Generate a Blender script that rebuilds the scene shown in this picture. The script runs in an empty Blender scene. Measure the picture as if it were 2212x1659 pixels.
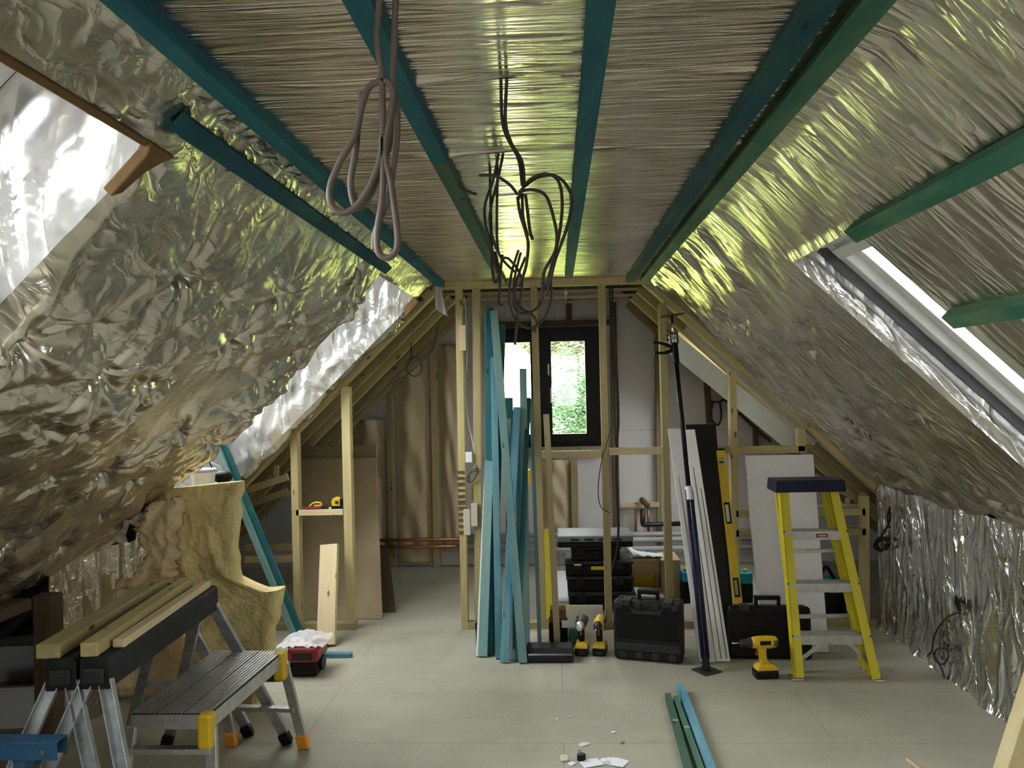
import bpy, bmesh, math, random
import numpy as np
from mathutils import Vector, Matrix
V = Vector
R = math.radians
sc = bpy.context.scene
col = sc.collection

# ------------------------------------------------------------------ camera
CAM = V((0.0, 0.0, 1.6)); FPX = 1720.0; IW, IH = 2212, 1659
cam_d = bpy.data.cameras.new('camera'); cam_d.sensor_fit = 'HORIZONTAL'; cam_d.sensor_width = 36.0
cam_d.lens = FPX / IW * 36.0; cam_d.clip_start = 0.03; cam_d.clip_end = 300
cam = bpy.data.objects.new('camera', cam_d); col.objects.link(cam)
CR = Matrix.Rotation(R(3.12), 3, 'Z') @ Matrix.Rotation(R(90.35), 3, 'X') @ Matrix.Rotation(R(-1.3), 3, 'Z')
cam.matrix_world = Matrix.Translation(CAM) @ CR.to_4x4()
sc.camera = cam

# ------------------------------------------------------------------ sky, sun, exposure
wd = bpy.data.worlds.new('sky'); sc.world = wd; wd.use_nodes = True
wn = wd.node_tree; wn.nodes.clear()
wo = wn.nodes.new('ShaderNodeOutputWorld'); wb = wn.nodes.new('ShaderNodeBackground')
wt = wn.nodes.new('ShaderNodeTexCoord'); ws = wn.nodes.new('ShaderNodeSeparateXYZ'); wr = wn.nodes.new('ShaderNodeValToRGB')
wn.links.new(wt.outputs['Generated'], ws.inputs[0]); wn.links.new(ws.outputs['Z'], wr.inputs[0])
wr.color_ramp.elements[0].position = 0.0; wr.color_ramp.elements[0].color = (1.0, 0.985, 0.92, 1)
wr.color_ramp.elements[1].position = 0.6; wr.color_ramp.elements[1].color = (0.97, 0.97, 0.97, 1)
wn.links.new(wr.outputs[0], wb.inputs[0]); wb.inputs[1].default_value = 9.0
wn.links.new(wb.outputs[0], wo.inputs[0])
sun_d = bpy.data.lights.new('sun', 'SUN'); sun_d.energy = 9.0; sun_d.angle = R(3); sun_d.color = (1.0, 0.95, 0.84)
sun = bpy.data.objects.new('sun', sun_d); col.objects.link(sun)
sun.rotation_euler = V((-0.12, 0.80, -0.58)).to_track_quat('-Z', 'Y').to_euler()
sc.view_settings.view_transform = 'Standard'; sc.view_settings.look = 'None'
sc.view_settings.gamma = 1.0; sc.view_settings.use_curve_mapping = False
sc.view_settings.exposure = 0.8
sc.cycles.use_denoising = True
sc.cycles.max_bounces = 10; sc.cycles.diffuse_bounces = 5; sc.cycles.glossy_bounces = 5
sc.cycles.sample_clamp_indirect = 12.0
sc.cycles.caustics_reflective = True; sc.cycles.caustics_refractive = False
sc.cycles.blur_glossy = 0.6

def portal(name, c, u, v, w, h):
    """sampling portal in a window opening: u, v its in-plane axes; faces into the room"""
    d = bpy.data.lights.new(name, 'AREA'); d.shape = 'RECTANGLE'; d.size = w; d.size_y = h
    d.cycles.is_portal = True
    o = bpy.data.objects.new(name, d); col.objects.link(o)
    u = V(u).normalized(); v = V(v).normalized(); n = u.cross(v)
    o.matrix_world = Matrix.Translation(V(c)) @ Matrix((u, v, n)).transposed().to_4x4()
    return o

# ------------------------------------------------------------------ roof geometry numbers (metres)
ZC = 2.325; XL = -0.774; XR = 0.614; S = 0.955     # ceiling height, ridge-ceiling edges, pitch tangent
NL = V((-S, 0, 1)).normalized(); NR = V((S, 0, 1)).normalized()     # outward normals
DL = V((-1, 0, -S)).normalized(); DR = V((1, 0, -S)).normalized()   # down-slope directions
YB = 5.30      # plane of the stud partition
YG = 7.25      # far gable wall
YF = -2.6      # rear gable wall
OL = V((XL, 0, ZC)); OR = V((XR, 0, ZC))

def ray(px, py):
    return (CR @ V(((px - IW / 2) / FPX, -(py - IH / 2) / FPX, -1.0)))
def hit(px, py, p, n):
    d = ray(px, py); t = (V(p) - CAM).dot(V(n)) / d.dot(V(n)); return CAM + d * t
def P(px, py, Y): return hit(px, py, (0, Y, 0), (0, 1, 0))
def PZ(px, py, z): return hit(px, py, (0, 0, z), (0, 0, 1))
def PX(px, py, x): return hit(px, py, (x, 0, 0), (1, 0, 0))

# ------------------------------------------------------------------ object helpers
WM = {}
def link(o, M=None, parent=None):
    col.objects.link(o)
    M = M if M is not None else Matrix.Identity(4)
    if parent is not None:
        o.parent = parent; o.matrix_basis = WM[parent.name].inverted() @ M
    else:
        o.matrix_basis = M
    WM[o.name] = M
    return o
def tag(o, label=None, cat=None, group=None, kind=None):
    if label: o['label'] = label
    if cat: o['category'] = cat
    if group: o['group'] = group
    if kind: o['kind'] = kind
    return o
def thing(name, label, cat, loc=(0, 0, 0), rz=0.0, group=None, M=None):
    o = bpy.data.objects.new(name, None); o.empty_display_size = 0.05
    link(o, M if M is not None else Matrix.Translation(V(loc)) @ Matrix.Rotation(rz, 4, 'Z'))
    return tag(o, label, cat, group)

def basis(z, up=(0, 0, 1)):
    z = V(z).normalized(); up = V(up)
    x = up.cross(z)
    if x.length < 1e-4: x = V((1, 0, 0)).cross(z)
    x.normalize(); y = z.cross(x)
    return Matrix((x, y, z)).transposed()

class MB:
    def __init__(s): s.v = []; s.f = []; s.m = []
    def add(s, vs, fs, mi=0):
        b = len(s.v); s.v += [tuple(x) for x in vs]; s.f += [tuple(b + i for i in f) for f in fs]; s.m += [mi] * len(fs); return s
    def box(s, c, size, rot=None, mi=0):
        c = V(c); hx, hy, hz = [k / 2 for k in size]
        vs = [V((x, y, z)) for x in (-hx, hx) for y in (-hy, hy) for z in (-hz, hz)]
        if rot is not None: vs = [rot @ q for q in vs]
        return s.add([c + q for q in vs], [(0, 1, 3, 2), (4, 6, 7, 5), (0, 4, 5, 1), (2, 3, 7, 6), (0, 2, 6, 4), (1, 5, 7, 3)], mi)
    def bb(s, a, b, mi=0):
        a = V(a); b = V(b); return s.box((a + b) / 2, [abs(q) for q in (b - a)], None, mi)
    def bar(s, p0, p1, w, t, up=(0, 0, 1), mi=0):
        p0 = V(p0); p1 = V(p1); return s.box((p0 + p1) / 2, (w, t, (p1 - p0).length), basis(p1 - p0, up), mi)
    def loft(s, rings, mi=0, caps=True, closed=False):
        n = len(rings[0]); b = len(s.v)
        for r in rings: s.v += [tuple(q) for q in r]
        k = len(rings); last = k if closed else k - 1
        for i in range(last):
            for j in range(n):
                a0 = b + i * n + j; a1 = b + i * n + (j + 1) % n
                b0 = b + ((i + 1) % k) * n + j; b1 = b + ((i + 1) % k) * n + (j + 1) % n
                s.f.append((a0, a1, b1, b0)); s.m.append(mi)
        if caps and not closed:
            s.f.append(tuple(b + j for j in reversed(range(n)))); s.m.append(mi)
            s.f.append(tuple(b + (k - 1) * n + j for j in range(n))); s.m.append(mi)
        return s
    def cyl(s, p0, p1, r0, r1=None, seg=20, mi=0, caps=True):
        r1 = r0 if r1 is None else r1; p0 = V(p0); p1 = V(p1); B = basis(p1 - p0)
        ring = lambda p, r: [p + B @ V((r * math.cos(2 * math.pi * j / seg), r * math.sin(2 * math.pi * j / seg), 0)) for j in range(seg)]
        return s.loft([ring(p0, r0), ring(p1, r1)], mi, caps)
    def lathe(s, p0, axis, prof, seg=24, mi=0):
        B = basis(axis); p0 = V(p0)
        return s.loft([[p0 + B @ V((r * math.cos(2 * math.pi * j / seg), r * math.sin(2 * math.pi * j / seg), h)) for j in range(seg)] for r, h in prof], mi)
    def tube(s, pts, r, seg=8, mi=0):
        pts = [V(p) for p in pts]; rings = []; prev = None
        for i, p in enumerate(pts):
            d = (pts[min(i + 1, len(pts) - 1)] - pts[max(i - 1, 0)])
            if d.length < 1e-7: d = V((0, 0, 1))
            d.normalize()
            x = (prev - d * prev.dot(d)) if prev is not None else (V((0, 0, 1)).cross(d) if abs(d.z) < .95 else V((1, 0, 0)).cross(d))
            if x.length < 1e-6: x = V((0, 1, 0)).cross(d)
            x.normalize(); prev = x; y = d.cross(x)
            rr = r[i] if isinstance(r, (list, tuple)) else r
            rings.append([p + (x * math.cos(2 * math.pi * j / seg) + y * math.sin(2 * math.pi * j / seg)) * rr for j in range(seg)])
        return s.loft(rings, mi)
    def prism(s, poly, ext, mi=0):
        poly = [V(q) for q in poly]; e = V(ext); return s.loft([poly, [q + e for q in poly]], mi)
    def ball(s, c, r, seg=14, rings=9, mi=0):
        c = V(c); r = (r, r, r) if not isinstance(r, (tuple, list)) else r
        rr = []
        for i in range(rings):
            a = math.pi * (0.04 + 0.92 * i / (rings - 1))
            rr.append([c + V((r[0] * math.sin(a) * math.cos(2 * math.pi * j / seg), r[1] * math.sin(a) * math.sin(2 * math.pi * j / seg), -r[2] * math.cos(a))) for j in range(seg)])
        return s.loft(rr, mi)
    def grid(s, F, nu, nv, mi=0):
        b = len(s.v)
        for i in range(nu + 1):
            for j in range(nv + 1): s.v.append(tuple(F(i / nu, j / nv)))
        for i in range(nu):
            for j in range(nv):
                a = b + i * (nv + 1) + j; s.f.append((a, a + nv + 1, a + nv + 2, a + 1)); s.m.append(mi)
        return s
    def build(s, name, mat, parent=None, bevel=0.0, smooth=False, kind=None, org=None, seg=2, solid=0.0, disp=None):
        me = bpy.data.meshes.new(name)
        vs = [V(q) for q in s.v]
        if org is None:
            c = sum(vs, V()) / len(vs)
            if parent is None: c.z = min(q.z for q in vs)
        else: c = V(org)
        me.from_pydata([q - c for q in vs], [], s.f)
        bm = bmesh.new(); bm.from_mesh(me); bmesh.ops.recalc_face_normals(bm, faces=bm.faces); bm.to_mesh(me); bm.free()
        mats = mat if isinstance(mat, (list, tuple)) else [mat]
        for m in mats: me.materials.append(m)
        if len(mats) > 1: me.polygons.foreach_set('material_index', s.m)
        me.update()
        o = bpy.data.objects.new(name, me)
        link(o, Matrix.Translation(c), parent)
        if solid: md = o.modifiers.new('solid', 'SOLIDIFY'); md.thickness = solid; md.offset = 0
        if bevel: md = o.modifiers.new('bevel', 'BEVEL'); md.width = bevel; md.segments = seg; md.limit_method = 'ANGLE'; md.angle_limit = R(35)
        if smooth: me.polygons.foreach_set('use_smooth', [True] * len(me.polygons)); me.update()
        if kind: o['kind'] = kind
        return o

def timber(name, p0, p1, w, t, mat, parent=None, up=(0, 0, 1), bevel=0.0015, label=None, cat=None, group=None, kind=None):
    """sawn length from p0 to p1 (centre line), its grain along the object's own Z"""
    p0 = V(p0); p1 = V(p1); L = (p1 - p0).length; B = basis(p1 - p0, up)
    m = MB().box((0, 0, L / 2), (w, t, L))
    me = bpy.data.meshes.new(name); me.from_pydata(m.v, [], m.f); me.materials.append(mat); me.update()
    bm = bmesh.new(); bm.from_mesh(me); bmesh.ops.recalc_face_normals(bm, faces=bm.faces); bm.to_mesh(me); bm.free()
    o = bpy.data.objects.new(name, me); link(o, Matrix.Translation(p0) @ B.to_4x4(), parent)
    if bevel: md = o.modifiers.new('bevel', 'BEVEL'); md.width = bevel; md.segments = 2
    return tag(o, label, cat, group, kind)

def spline(pts, n=8):
    pts = [V(p) for p in pts]; out = []
    for i in range(len(pts) - 1):
        a = pts[max(i - 1, 0)]; b = pts[i]; c = pts[i + 1]; d = pts[min(i + 2, len(pts) - 1)]
        for k in range(n):
            t = k / n; t2 = t * t; t3 = t2 * t
            out.append(0.5 * ((2 * b) + (c - a) * t + (2 * a - 5 * b + 4 * c - d) * t2 + (3 * b - a - 3 * c + d) * t3))
    out.append(pts[-1]); return out

def text_mesh(name, body, M, size, mat, parent, depth=0.0006, align='CENTER'):
    cu = bpy.data.curves.new(name, 'FONT'); cu.body = body; cu.size = size; cu.extrude = depth; cu.align_x = align; cu.align_y = 'CENTER'
    tmp = bpy.data.objects.new(name, cu); col.objects.link(tmp)
    bpy.context.view_layer.update(); me = bpy.data.meshes.new_from_object(tmp)
    bpy.data.objects.remove(tmp); me.materials.clear(); me.materials.append(mat)
    o = bpy.data.objects.new(name, me); link(o, M, parent); return o

# ------------------------------------------------------------------ materials
def nodes(name):
    m = bpy.data.materials.new(name); m.use_nodes = True; nt = m.node_tree
    return m, nt, nt.nodes['Principled BSDF']
def N(nt, t, **k):
    n = nt.nodes.new(t)
    for a, b in k.items():
        if a in n.inputs: n.inputs[a].default_value = b
        else: setattr(n, a, b)
    return n
def rgba(c): return (c[0], c[1], c[2], 1)
def ramp(nt, a, b, p0=0.3, p1=0.7):
    r = nt.nodes.new('ShaderNodeValToRGB'); r.color_ramp.elements[0].position = p0; r.color_ramp.elements[1].position = p1
    r.color_ramp.elements[0].color = rgba(a); r.color_ramp.elements[1].color = rgba(b); return r
def coords(nt, scale=(1, 1, 1), src='Object', rot=(0, 0, 0), rnd=True):
    t = N(nt, 'ShaderNodeTexCoord'); m = N(nt, 'ShaderNodeMapping'); m.inputs['Scale'].default_value = scale; m.inputs['Rotation'].default_value = rot
    nt.links.new(t.outputs[src], m.inputs['Vector'])
    if rnd:
        oi = N(nt, 'ShaderNodeObjectInfo'); mm = N(nt, 'ShaderNodeMath', operation='MULTIPLY'); mm.inputs[1].default_value = 37.0
        nt.links.new(oi.outputs['Random'], mm.inputs[0]); nt.links.new(mm.outputs[0], m.inputs['Location'])
    return m
def plain(name, c, rough=0.5, metal=0.0, var=0.12, scale=18.0, bump=0.0, bscale=60.0, spec=0.5):
    """flat-coloured material with a little grime"""
    m, nt, b = nodes(name); L = nt.links
    mp = coords(nt); n = N(nt, 'ShaderNodeTexNoise', Scale=scale, Detail=5.0, Roughness=0.6)
    L.new(mp.outputs[0], n.inputs['Vector'])
    lo = [q * (1 - var) for q in c]; hi = [min(1, q * (1 + var)) for q in c]
    r = ramp(nt, lo, hi); L.new(n.outputs[0], r.inputs[0]); L.new(r.outputs[0], b.inputs['Base Color'])
    b.inputs['Roughness'].default_value = rough; b.inputs['Metallic'].default_value = metal; b.inputs['Specular IOR Level'].default_value = spec
    if bump:
        n2 = N(nt, 'ShaderNodeTexNoise', Scale=bscale, Detail=4.0); L.new(mp.outputs[0], n2.inputs['Vector'])
        bp = N(nt, 'ShaderNodeBump', Strength=0.6, Distance=bump); L.new(n2.outputs[0], bp.inputs['Height']); L.new(bp.outputs[0], b.inputs['Normal'])
    return m
def wood(name, a, b_, dark, grain=22.0, knots=True, tint=None, rough=0.7):
    """sawn wood: grain along local Z, knots, per-piece variation"""
    m, nt, b = nodes(name); L = nt.links
    mp = coords(nt, (grain, grain, 1.3)); n = N(nt, 'ShaderNodeTexNoise', Scale=2.2, Detail=6.0, Roughness=0.65, Distortion=0.8)
    L.new(mp.outputs[0], n.inputs['Vector']); r = ramp(nt, a, b_, 0.3, 0.72); L.new(n.outputs[0], r.inputs[0]); out = r.outputs[0]
    if tint:   # broad blotches of a second colour (preservative dye)
        m2 = coords(nt, (6, 6, 1.6)); n2 = N(nt, 'ShaderNodeTexNoise', Scale=1.6, Detail=4.0, Roughness=0.6); L.new(m2.outputs[0], n2.inputs['Vector'])
        r2 = ramp(nt, (0, 0, 0), (1, 1, 1), 0.42, 0.66); L.new(n2.outputs[0], r2.inputs[0])
        mx = N(nt, 'ShaderNodeMix', data_type='RGBA'); L.new(r2.outputs[0], mx.inputs['Factor']); L.new(out, mx.inputs['A']); mx.inputs['B'].default_value = rgba(tint); out = mx.outputs['Result']
    if knots:
        m3 = coords(nt, (11, 11, 4.5)); v = N(nt, 'ShaderNodeTexVoronoi', Scale=1.0); L.new(m3.outputs[0], v.inputs['Vector'])
        r3 = ramp(nt, (1, 1, 1), (0, 0, 0), 0.07, 0.13); L.new(v.outputs['Distance'], r3.inputs[0])
        mx = N(nt, 'ShaderNodeMix', data_type='RGBA'); L.new(r3.outputs[0], mx.inputs['Factor']); L.new(out, mx.inputs['A']); mx.inputs['B'].default_value = rgba(dark); out = mx.outputs['Result']
    oi = N(nt, 'ShaderNodeObjectInfo'); hs = N(nt, 'ShaderNodeHueSaturation'); mr = N(nt, 'ShaderNodeMapRange'); mr.inputs['To Min'].default_value = 0.8; mr.inputs['To Max'].default_value = 1.2
    L.new(oi.outputs['Random'], mr.inputs['Value']); L.new(mr.outputs[0], hs.inputs['Value']); L.new(out, hs.inputs['Color'])
    L.new(hs.outputs[0], b.inputs['Base Color']); b.inputs['Roughness'].default_value = rough; b.inputs['Specular IOR Level'].default_value = 0.25
    bp = N(nt, 'ShaderNodeBump', Strength=0.35, Distance=0.002); L.new(n.outputs[0], bp.inputs['Height']); L.new(bp.outputs[0], b.inputs['Normal'])
    return m
def foil(name, streak=(3, 60), c=(0.76, 0.71, 0.64), rough=0.22, d1=0.004, d2=0.0035, iso=9.0):
    """crumpled aluminium facing; streak = noise scale along local x and local y"""
    m, nt, b = nodes(name); L = nt.links
    mp = coords(nt, (streak[0], streak[1], 1), rnd=False); n = N(nt, 'ShaderNodeTexNoise', noise_type='RIDGED_MULTIFRACTAL', Scale=1.0, Detail=3.0, Roughness=0.6, Distortion=0.7, Offset=0.9, Gain=1.6); L.new(mp.outputs[0], n.inputs['Vector'])
    m2 = coords(nt, (1, 1, 1), rnd=False); v = N(nt, 'ShaderNodeTexVoronoi', Scale=iso, feature='F1'); 
    wv = N(nt, 'ShaderNodeTexNoise', Scale=5.0, Detail=3.0); L.new(m2.outputs[0], wv.inputs['Vector'])
    ad = N(nt, 'ShaderNodeVectorMath', operation='ADD'); sc_ = N(nt, 'ShaderNodeVectorMath', operation='SCALE'); sc_.inputs['Scale'].default_value = 0.35
    L.new(wv.outputs['Color'], sc_.inputs[0]); L.new(m2.outputs[0], ad.inputs[0]); L.new(sc_.outputs[0], ad.inputs[1]); L.new(ad.outputs[0], v.inputs['Vector'])
    b1 = N(nt, 'ShaderNodeBump', Strength=1.0, Distance=d1); L.new(n.outputs[0], b1.inputs['Height'])
    b2 = N(nt, 'ShaderNodeBump', Strength=1.0, Distance=d2); L.new(v.outputs['Distance'], b2.inputs['Height']); L.new(b1.outputs[0], b2.inputs['Normal'])
    L.new(b2.outputs[0], b.inputs['Normal'])
    n3 = N(nt, 'ShaderNodeTexNoise', Scale=3.0, Detail=5.0); L.new(m2.outputs[0], n3.inputs['Vector'])
    r = ramp(nt, [q * 0.82 for q in c], c, 0.35, 0.65); L.new(n3.outputs[0], r.inputs[0]); L.new(r.outputs[0], b.inputs['Base Color'])
    rr = N(nt, 'ShaderNodeMapRange'); rr.inputs['To Min'].default_value = rough * 0.75; rr.inputs['To Max'].default_value = rough * 1.3
    L.new(n3.outputs[0], rr.inputs['Value']); L.new(rr.outputs[0], b.inputs['Roughness']); b.inputs['Metallic'].default_value = 1.0
    return m
def emis(name, c, s):
    m = bpy.data.materials.new(name); m.use_nodes = True; nt = m.node_tree; nt.nodes.clear()
    e = nt.nodes.new('ShaderNodeEmission'); e.inputs[0].default_value = rgba(c); e.inputs[1].default_value = s
    o = nt.nodes.new('ShaderNodeOutputMaterial'); nt.links.new(e.outputs[0], o.inputs[0]); return m
def glass_mat():
    m = bpy.data.materials.new('window_glass'); m.use_nodes = True; nt = m.node_tree; nt.nodes.clear()
    t = nt.nodes.new('ShaderNodeBsdfTransparent'); t.inputs[0].default_value = (0.93, 0.96, 0.95, 1)
    g = nt.nodes.new('ShaderNodeBsdfGlossy'); g.inputs['Roughness'].default_value = 0.02
    f = nt.nodes.new('ShaderNodeFresnel'); f.inputs[0].default_value = 1.35; mx = nt.nodes.new('ShaderNodeMixShader')
    o = nt.nodes.new('ShaderNodeOutputMaterial'); nt.links.new(f.outputs[0], mx.inputs[0]); nt.links.new(t.outputs[0], mx.inputs[1]); nt.links.new(g.outputs[0], mx.inputs[2]); nt.links.new(mx.outputs[0], o.inputs[0]); return m

M = {}
M['glass'] = glass_mat()
M['stud'] = wood('sawn_pine', (0.37, 0.295, 0.135), (0.50, 0.41, 0.215), (0.12, 0.07, 0.03))
M['pale'] = wood('planed_pine', (0.50, 0.39, 0.235), (0.62, 0.505, 0.32), (0.2, 0.11, 0.05), knots=True)
M['olive'] = wood('treated_timber', (0.26, 0.21, 0.11), (0.36, 0.29, 0.16), (0.10, 0.06, 0.03))
M['dark'] = wood('weathered_timber', (0.075, 0.05, 0.03), (0.12, 0.082, 0.048), (0.05, 0.03, 0.02))
M['teal'] = wood('teal_treated_timber', (0.016, 0.085, 0.085), (0.032, 0.14, 0.13), (0.006, 0.03, 0.035), tint=(0.010, 0.075, 0.13), grain=14.0)
M['teal_ceiling'] = wood('blue_ceiling_timber', (0.018, 0.12, 0.15), (0.03, 0.17, 0.20), (0.008, 0.04, 0.06), tint=(0.012, 0.085, 0.15), grain=14.0)
M['teal_pale'] = wood('pale_teal_timber', (0.17, 0.28, 0.265), (0.24, 0.36, 0.335), (0.05, 0.11, 0.12), tint=(0.12, 0.26, 0.30))
M['teal_blue'] = wood('blue_teal_timber', (0.09, 0.23, 0.28), (0.15, 0.31, 0.36), (0.03, 0.10, 0.13), tint=(0.05, 0.17, 0.26))
M['green_wood'] = wood('green_treated_timber', (0.05, 0.11, 0.075), (0.08, 0.15, 0.10), (0.02, 0.04, 0.03))
M['green_batten'] = wood('green_ceiling_timber', (0.025, 0.12, 0.085), (0.055, 0.18, 0.12), (0.01, 0.05, 0.04), tint=(0.13, 0.22, 0.13))
M['foil_ceiling'] = foil('foil_ceiling', (2.6, 34), c=(0.76, 0.69, 0.60), d1=0.0030, d2=0.0008, rough=0.24, iso=4)
M['foil_left'] = foil('foil_left', (9, 13), d1=0.0021, d2=0.0009, rough=0.25, iso=6)
M['foil_right'] = foil('foil_right', (15, 2.4), d1=0.0042, d2=0.0010, rough=0.26, iso=4)
M['foil_reveal'] = foil('foil_reveal', (4, 4), c=(0.92, 0.89, 0.89), d1=0.008, d2=0.004, rough=0.30, iso=7)
M['foil_knee'] = foil('foil_knee', (11, 4), c=(0.84, 0.84, 0.87), d1=0.008, d2=0.003, rough=0.2, iso=6)
M['white_paint'] = plain('white_paint', (0.80, 0.80, 0.79), 0.4, var=0.04)
M['grey_board'] = plain('grey_lining', (0.10, 0.10, 0.12), 0.6)
M['white_board'] = plain('white_insulation_board', (0.66, 0.64, 0.66), 0.75, var=0.05, scale=6)
M['black_frame'] = plain('black_window_frame', (0.004, 0.0035, 0.003), 0.35, spec=0.18)
# ------------------------------------------------------------------ foil height fields
rng = np.random.RandomState(7)
def vnoise(x, y, seed=0):
    r = np.random.RandomState(seed); T = r.rand(64, 64)
    xi = np.floor(x).astype(int); yi = np.floor(y).astype(int); fx = x - xi; fy = y - yi
    fx = fx * fx * (3 - 2 * fx); fy = fy * fy * (3 - 2 * fy)
    g = lambda a, b: T[a % 64, b % 64]
    return (g(xi, yi) * (1 - fx) + g(xi + 1, yi) * fx) * (1 - fy) + (g(xi, yi + 1) * (1 - fx) + g(xi + 1, yi + 1) * fx) * fy - 0.5
def ridge(x, y, seed=0, octv=3):
    s = 0; a = 1.0
    for k in range(octv):
        s = s + a * (0.5 - np.abs(vnoise(x, y, seed + k)) * 2); x = x * 2.1 + 5.3; y = y * 2.1 + 1.7; a *= 0.5
    return s
def stars(u, v, pts, A=0.05, L=0.11, seed=3, spread=1.0):
    """sheet tied down at pts, with folds running out of every staple"""
    h = np.zeros_like(u); rs = np.random.RandomState(seed)
    for (pu, pv) in pts:
        du = u - pu; dv = v - pv; d = np.sqrt(du * du + dv * dv) + 1e-6; th = np.arctan2(dv, du)
        f = 0
        for m_ in (3, 5, 7, 12):
            f = f + rs.uniform(0.4, 1.0) / (m_ ** 0.55) * np.abs(np.sin(m_ * th / 2 + rs.uniform(0, 6.28) + 0.25 * np.sin(d * 25 + rs.uniform(0, 6))))
        s = rs.uniform(0.6, 1.3)
        h += A * s * f * (d / L) * np.exp(-d / L) - 0.35 * A * s * np.exp(-(d / 0.035) ** 2)
    return h
def sheet(name, origin, du, dv, nrm, U, Vv, step, hf, mat, holes=(), kind='structure', parent=None, su=None):
    """foil sheet on a plane; hf(u, v) heights along nrm; holes = (u0, u1, v0, v1) left out"""
    us = np.arange(U[0], U[1] + 1e-6, (U[1] - U[0]) / max(1, round((U[1] - U[0]) / (su or step))))
    vs = np.arange(Vv[0], Vv[1] + 1e-6, (Vv[1] - Vv[0]) / max(1, round((Vv[1] - Vv[0]) / step)))
    for h in holes:   # snap grid lines to the hole edges
        for q in (h[0], h[1]):
            if U[0] < q < U[1]: us[np.argmin(abs(us - q))] = q
        for q in (h[2], h[3]):
            if Vv[0] < q < Vv[1]: vs[np.argmin(abs(vs - q))] = q
    gu, gv = np.meshgrid(us, vs, indexing='ij'); H = hf(gu, gv)
    for h in holes:
        dq = np.maximum(np.maximum(h[0] - gu, gu - h[1]), np.maximum(h[2] - gv, gv - h[3])); H = H * np.clip(dq / 0.035, 0, 1)
    nu, nv = len(us), len(vs)
    co = np.stack([gu, gv, H], -1).reshape(-1, 3)
    i, j = np.meshgrid(np.arange(nu - 1), np.arange(nv - 1), indexing='ij')
    cu = (us[:-1] + us[1:])[:, None] / 2 + 0 * j; cv = (vs[:-1] + vs[1:])[None, :] / 2 + 0 * i
    keep = np.ones_like(cu, bool)
    for h in holes: keep &= ~((cu > h[0]) & (cu < h[1]) & (cv > h[2]) & (cv < h[3]))
    i = i[keep]; j = j[keep]; a = i * nv + j
    F = np.stack([a, a + nv, a + nv + 1, a + 1], -1)
    me = bpy.data.meshes.new(name); me.from_pydata(co.tolist(), [], F.tolist())
    me.polygons.foreach_set('use_smooth', [True] * len(me.polygons)); me.materials.append(mat); me.update()
    bm = bmesh.new(); bm.from_mesh(me); bmesh.ops.delete(bm, geom=[q for q in bm.verts if not q.link_faces], context='VERTS'); bm.to_mesh(me); bm.free()
    Mx = Matrix.Translation(V(origin)) @ Matrix((V(du).normalized(), V(dv).normalized(), V(nrm).normalized())).transposed().to_4x4()
    o = bpy.data.objects.new(name, me); link(o, Mx, parent)
    if kind: o['kind'] = kind
    return o

CB = [-0.75, -0.335, 0.10, 0.51]     # ceiling batten x positions
# flat ceiling (u = x, v = y), heights downwards
def h_ceiling(u, v):
    h = 0.004 * ridge(u * 1.2 + v * 0.8, v * 16, 11) + 0.006 * vnoise(u * 2, v * 3, 4)
    d = np.min([np.abs(u - c) for c in CB], axis=0)
    h += 0.010 * np.exp(-d / 0.05) * vnoise(u * 3, v * 45, 9)
    for yy, s in ((1.85, 1.0), (2.42, 1.0), (0.55, .7), (3.6, .4)):     # laps taped across the ceiling
        w = v - yy - 0.03 * np.sin(u * 4 + yy * 3) * np.abs(u) * 1.2
        h += s * 0.012 * np.exp(-(w / 0.012) ** 2) * (0.6 + 0.8 * vnoise(u * 9, v * 0, 21))
    return np.clip(h, -.02, .02)
sheet('ceiling', (0, 0, ZC), (1, 0, 0), (0, 1, 0), (0, 0, -1), (XL, XR), (YF, YB), 0.010, h_ceiling, M['foil_ceiling'], su=0.02)

# left slope: u = y, v = distance down the slope from the ceiling edge
KL = math.sqrt(1 + S * S)
def vl(x): return (XL - x) * KL        # slope distance for a given x on the left
def vr(x): return (x - XR) * KL
L1 = (0.25, 1.80, vl(-0.93), vl(-2.15)); L2 = (4.05, 5.20, vl(-0.90), vl(-2.10))
RW = (2.43, 3.05, vr(0.90), vr(1.90)); FW = (5.85, 6.75, vr(0.95), vr(1.85))
def poisson(u0, u1, v0, v1, n, dmin, seed):
    rs = np.random.RandomState(seed); out = []
    for _ in range(n * 60):
        q = (rs.uniform(u0, u1), rs.uniform(v0, v1))
        if all((q[0] - a) ** 2 + (q[1] - b) ** 2 > dmin ** 2 for a, b in out): out.append(q)
        if len(out) >= n: break
    return out
ptsL = poisson(YF, YB, 0.15, 2.3, 150, 0.21, 5)
def h_left(u, v):
    h = stars(u, v, ptsL, 0.115, 0.10, 3) * np.clip(v / 0.3, 0.45, 1)
    h += 0.006 * ridge(u * 3.0, v * 2.2, 31, 3) + 0.03 * vnoise(u * 1.3, v * 1.1, 8)
    h += 0.012 * np.exp(-v / 0.10) * vnoise(u * 40, v * 4, 19)
    return (h - 0.03) * np.clip(v / 0.06, 0, 1) * 0.9
sheet('wall_left', OL, (0, 1, 0), DL, -NL, (YF, YB), (0, vl(-2.42)), 0.009, h_left, M['foil_left'], [L1, L2])
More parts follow.
